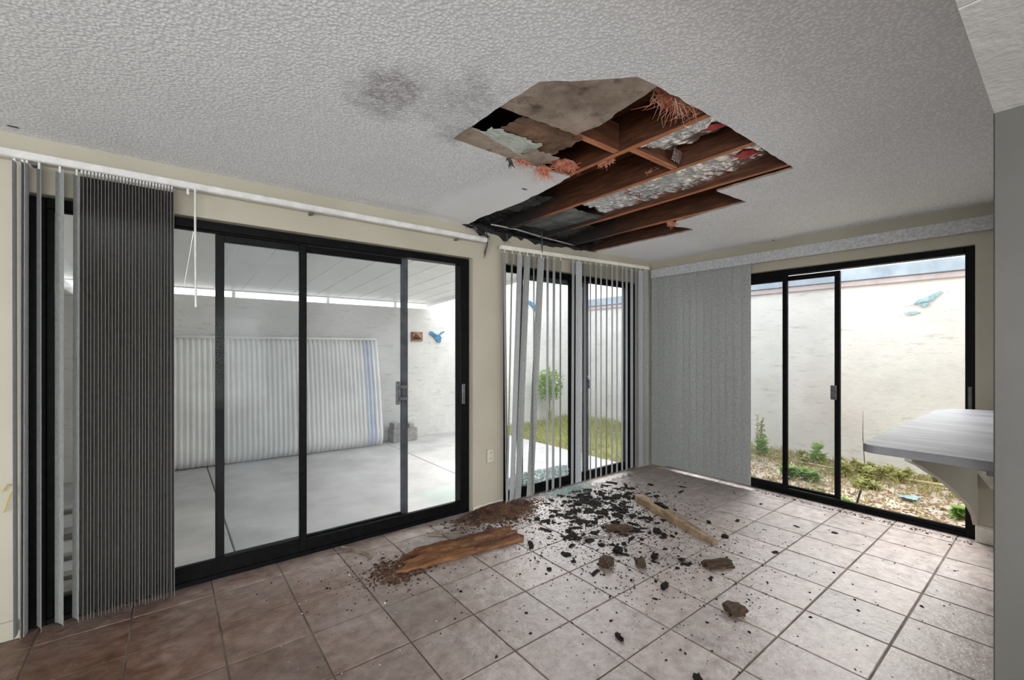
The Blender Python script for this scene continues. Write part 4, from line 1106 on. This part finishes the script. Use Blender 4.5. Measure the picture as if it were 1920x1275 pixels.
weed(1.75, -1.55, .16, 60, .11, .04, 'yellow-green clump around the garden hose', 7, 'grass', .2, stems=6)
weed(1.85, -1.90, .13, 50, .10, .035, 'yellowish weed row at the wall under the counter corner', 8, 'grass', .2, stems=6)
weed(1.35, -1.80, .10, 50, .10, .035, 'pale green clump in front of the hose', 9, 'grass', .15, stems=4)
weed(2.05, -2.25, .12, 40, .09, .035, 'small green tuft at the wall seen under the counter', 10, 'leaf', .08, stems=3)
weed(1.03, -2.55, .10, 40, .10, .05, 'small green tuft at the far right of the dirt', 12, 'leaf', .06, stems=3)
weed(.38, -1.86, .10, 40, .07, .03, 'small green sprout at the foot of the dark stake', 13, 'leaf', .05, stems=3)
weed(2.12, -1.38, .14, 30, .08, .03, 'brownish weed at the wall right of the bright green weed', 14, 'leaf_olive', .08, stems=3)
# shrub at the back wall
def shrub(x, y, zc, rx, rz, n, label, seed):
    rn = random.Random(seed); z0 = -.05
    r = tag(empty('shrub', (x, y, z0)), label, 'shrub')
    lm = MB(); sm = MB()
    for k in range(5):
        a = rn.uniform(0, 6.28); e = (x + rx*.7*math.cos(a), y - .05 + .08*math.sin(a), zc + rn.uniform(-.3, .5)*rz)
        sm.tube([(x, y, z0), ((x+e[0])/2, y, (z0+e[2])/2), e], [.012, .008, .003], 5)
    for i in range(n):
        a, b_ = rn.uniform(0, 6.28), rn.uniform(-1, 1); q = rn.random()**.4
        p = (x + rx*q*math.cos(a)*math.sqrt(1-b_*b_), y + .14*q*math.sin(a), zc + rz*q*b_)
        leaf(lm, p, (rn.uniform(-1, 1), rn.uniform(-1, .3), rn.uniform(-.6, .8)), rn.uniform(.06, .12), rn.uniform(.04, .07))
    sm.build('stem', M['leaf_olive'], r, (x, y, z0), fixn=False); lm.build('foliage', M['leaf'], r, (x, y, z0), fixn=False)
shrub(1.40, 3.32, .68, .34, .34, 420, 'bright green leafy shrub at the back wall behind the middle door', 3)
# grass and leaf litter
def grass(n, sampler, label, name, mat, seed, hmin, hmax):
    rn = random.Random(seed); vs = []; fs = []
    for _ in range(n):
        s = sampler(rn)
        if s is None: continue
        x, y = s; z = ground_z(x, y) - .005; h = rn.uniform(hmin, hmax); a = rn.uniform(0, 6.28); w = rn.uniform(.004, .009)
        ca, sa = math.cos(a), math.sin(a); bx, by = rn.uniform(-.6, .6)*h, rn.uniform(-.6, .6)*h; k = len(vs)
        vs += [(x-ca*w, y-sa*w, z), (x+ca*w, y+sa*w, z), (x+bx*.4+ca*w*.7, y+by*.4+sa*w*.7, z+h*.6), (x+bx, y+by, z+h)]
        fs += [(k, k+1, k+2), (k, k+2, k+3)]
    return tag(MB().add(vs, fs).build(name, mat, fixn=False), label, 'grass', kind='stuff')
grass(13000, lambda rn: (rn.uniform(-.02, 2.24), rn.uniform(.25, 3.42)), 'yellow-green grass growing in the courtyard beyond the middle door', 'courtyard_grass', M['grass'], 3, .05, .16)
grass(2600, lambda rn: (rn.uniform(1.5, 2.27), rn.uniform(-2.8, .2)) if rn.random() < .7 else (rn.uniform(.25, 2.25), rn.uniform(-2.8, .2)), 'sparse dry grass on the dirt outside the right door', 'dry_grass', M['leaf_olive'], 4, .03, .10)
def samp_lit(rn):
    x, y = rn.uniform(.2, 2.31), rn.uniform(-3.2, .2); return x, y, ground_z(x, y) + .002
crumbs('leaf_litter', M['litter'], 5000, samp_lit, .008, .022, 'brown dry leaf litter on the dirt outside the right door', 'leaf litter', .5, 14)
# hose, stake, scrap
hp = [(1.9, -.5), (1.828, -.84), (1.871, -1.3), (1.91, -1.71), (1.851, -2.0), (1.789, -2.35), (1.7, -2.8)]
tag(MB().tube([(x, y, ground_z(x, y) + .016) for x, y in hp], .013, 8).build('garden_hose', M['hose'], None, (1.85, -.5, -.08)), 'pale hose lying along the dirt outside the right door', 'hose')
tag(MB().tube([(.385, -1.90, ground_z(.385, -1.90)-.02), (.40, -1.93, .04), (.405, -1.945, .10)], .009, 6).build('garden_stake', M['bluegrey'], None, (.385, -1.9, -.1)), 'dark leaning stake standing in the dirt outside the right door', 'stake')
crumple(1.18, 1.32, -2.20, -2.06, lambda u, v: ground_z(1.24, -2.13) + .03, 10, 10, .015, M['bird_pale'], 'plastic_scrap', 'crumpled pale blue plastic scrap on the dirt', 'scrap', .02, 23)
tag(MB().tube([(2.2, -1.55, ground_z(2.2, -1.55)), (2.24, -1.52, .3), (2.25, -1.52, .62)], [.006, .005, .002], 5).build('dry_stalk', M['twig'], None, (2.2, -1.55, -.05)), 'thin dry stalk standing upright against the courtyard wall', 'plant')
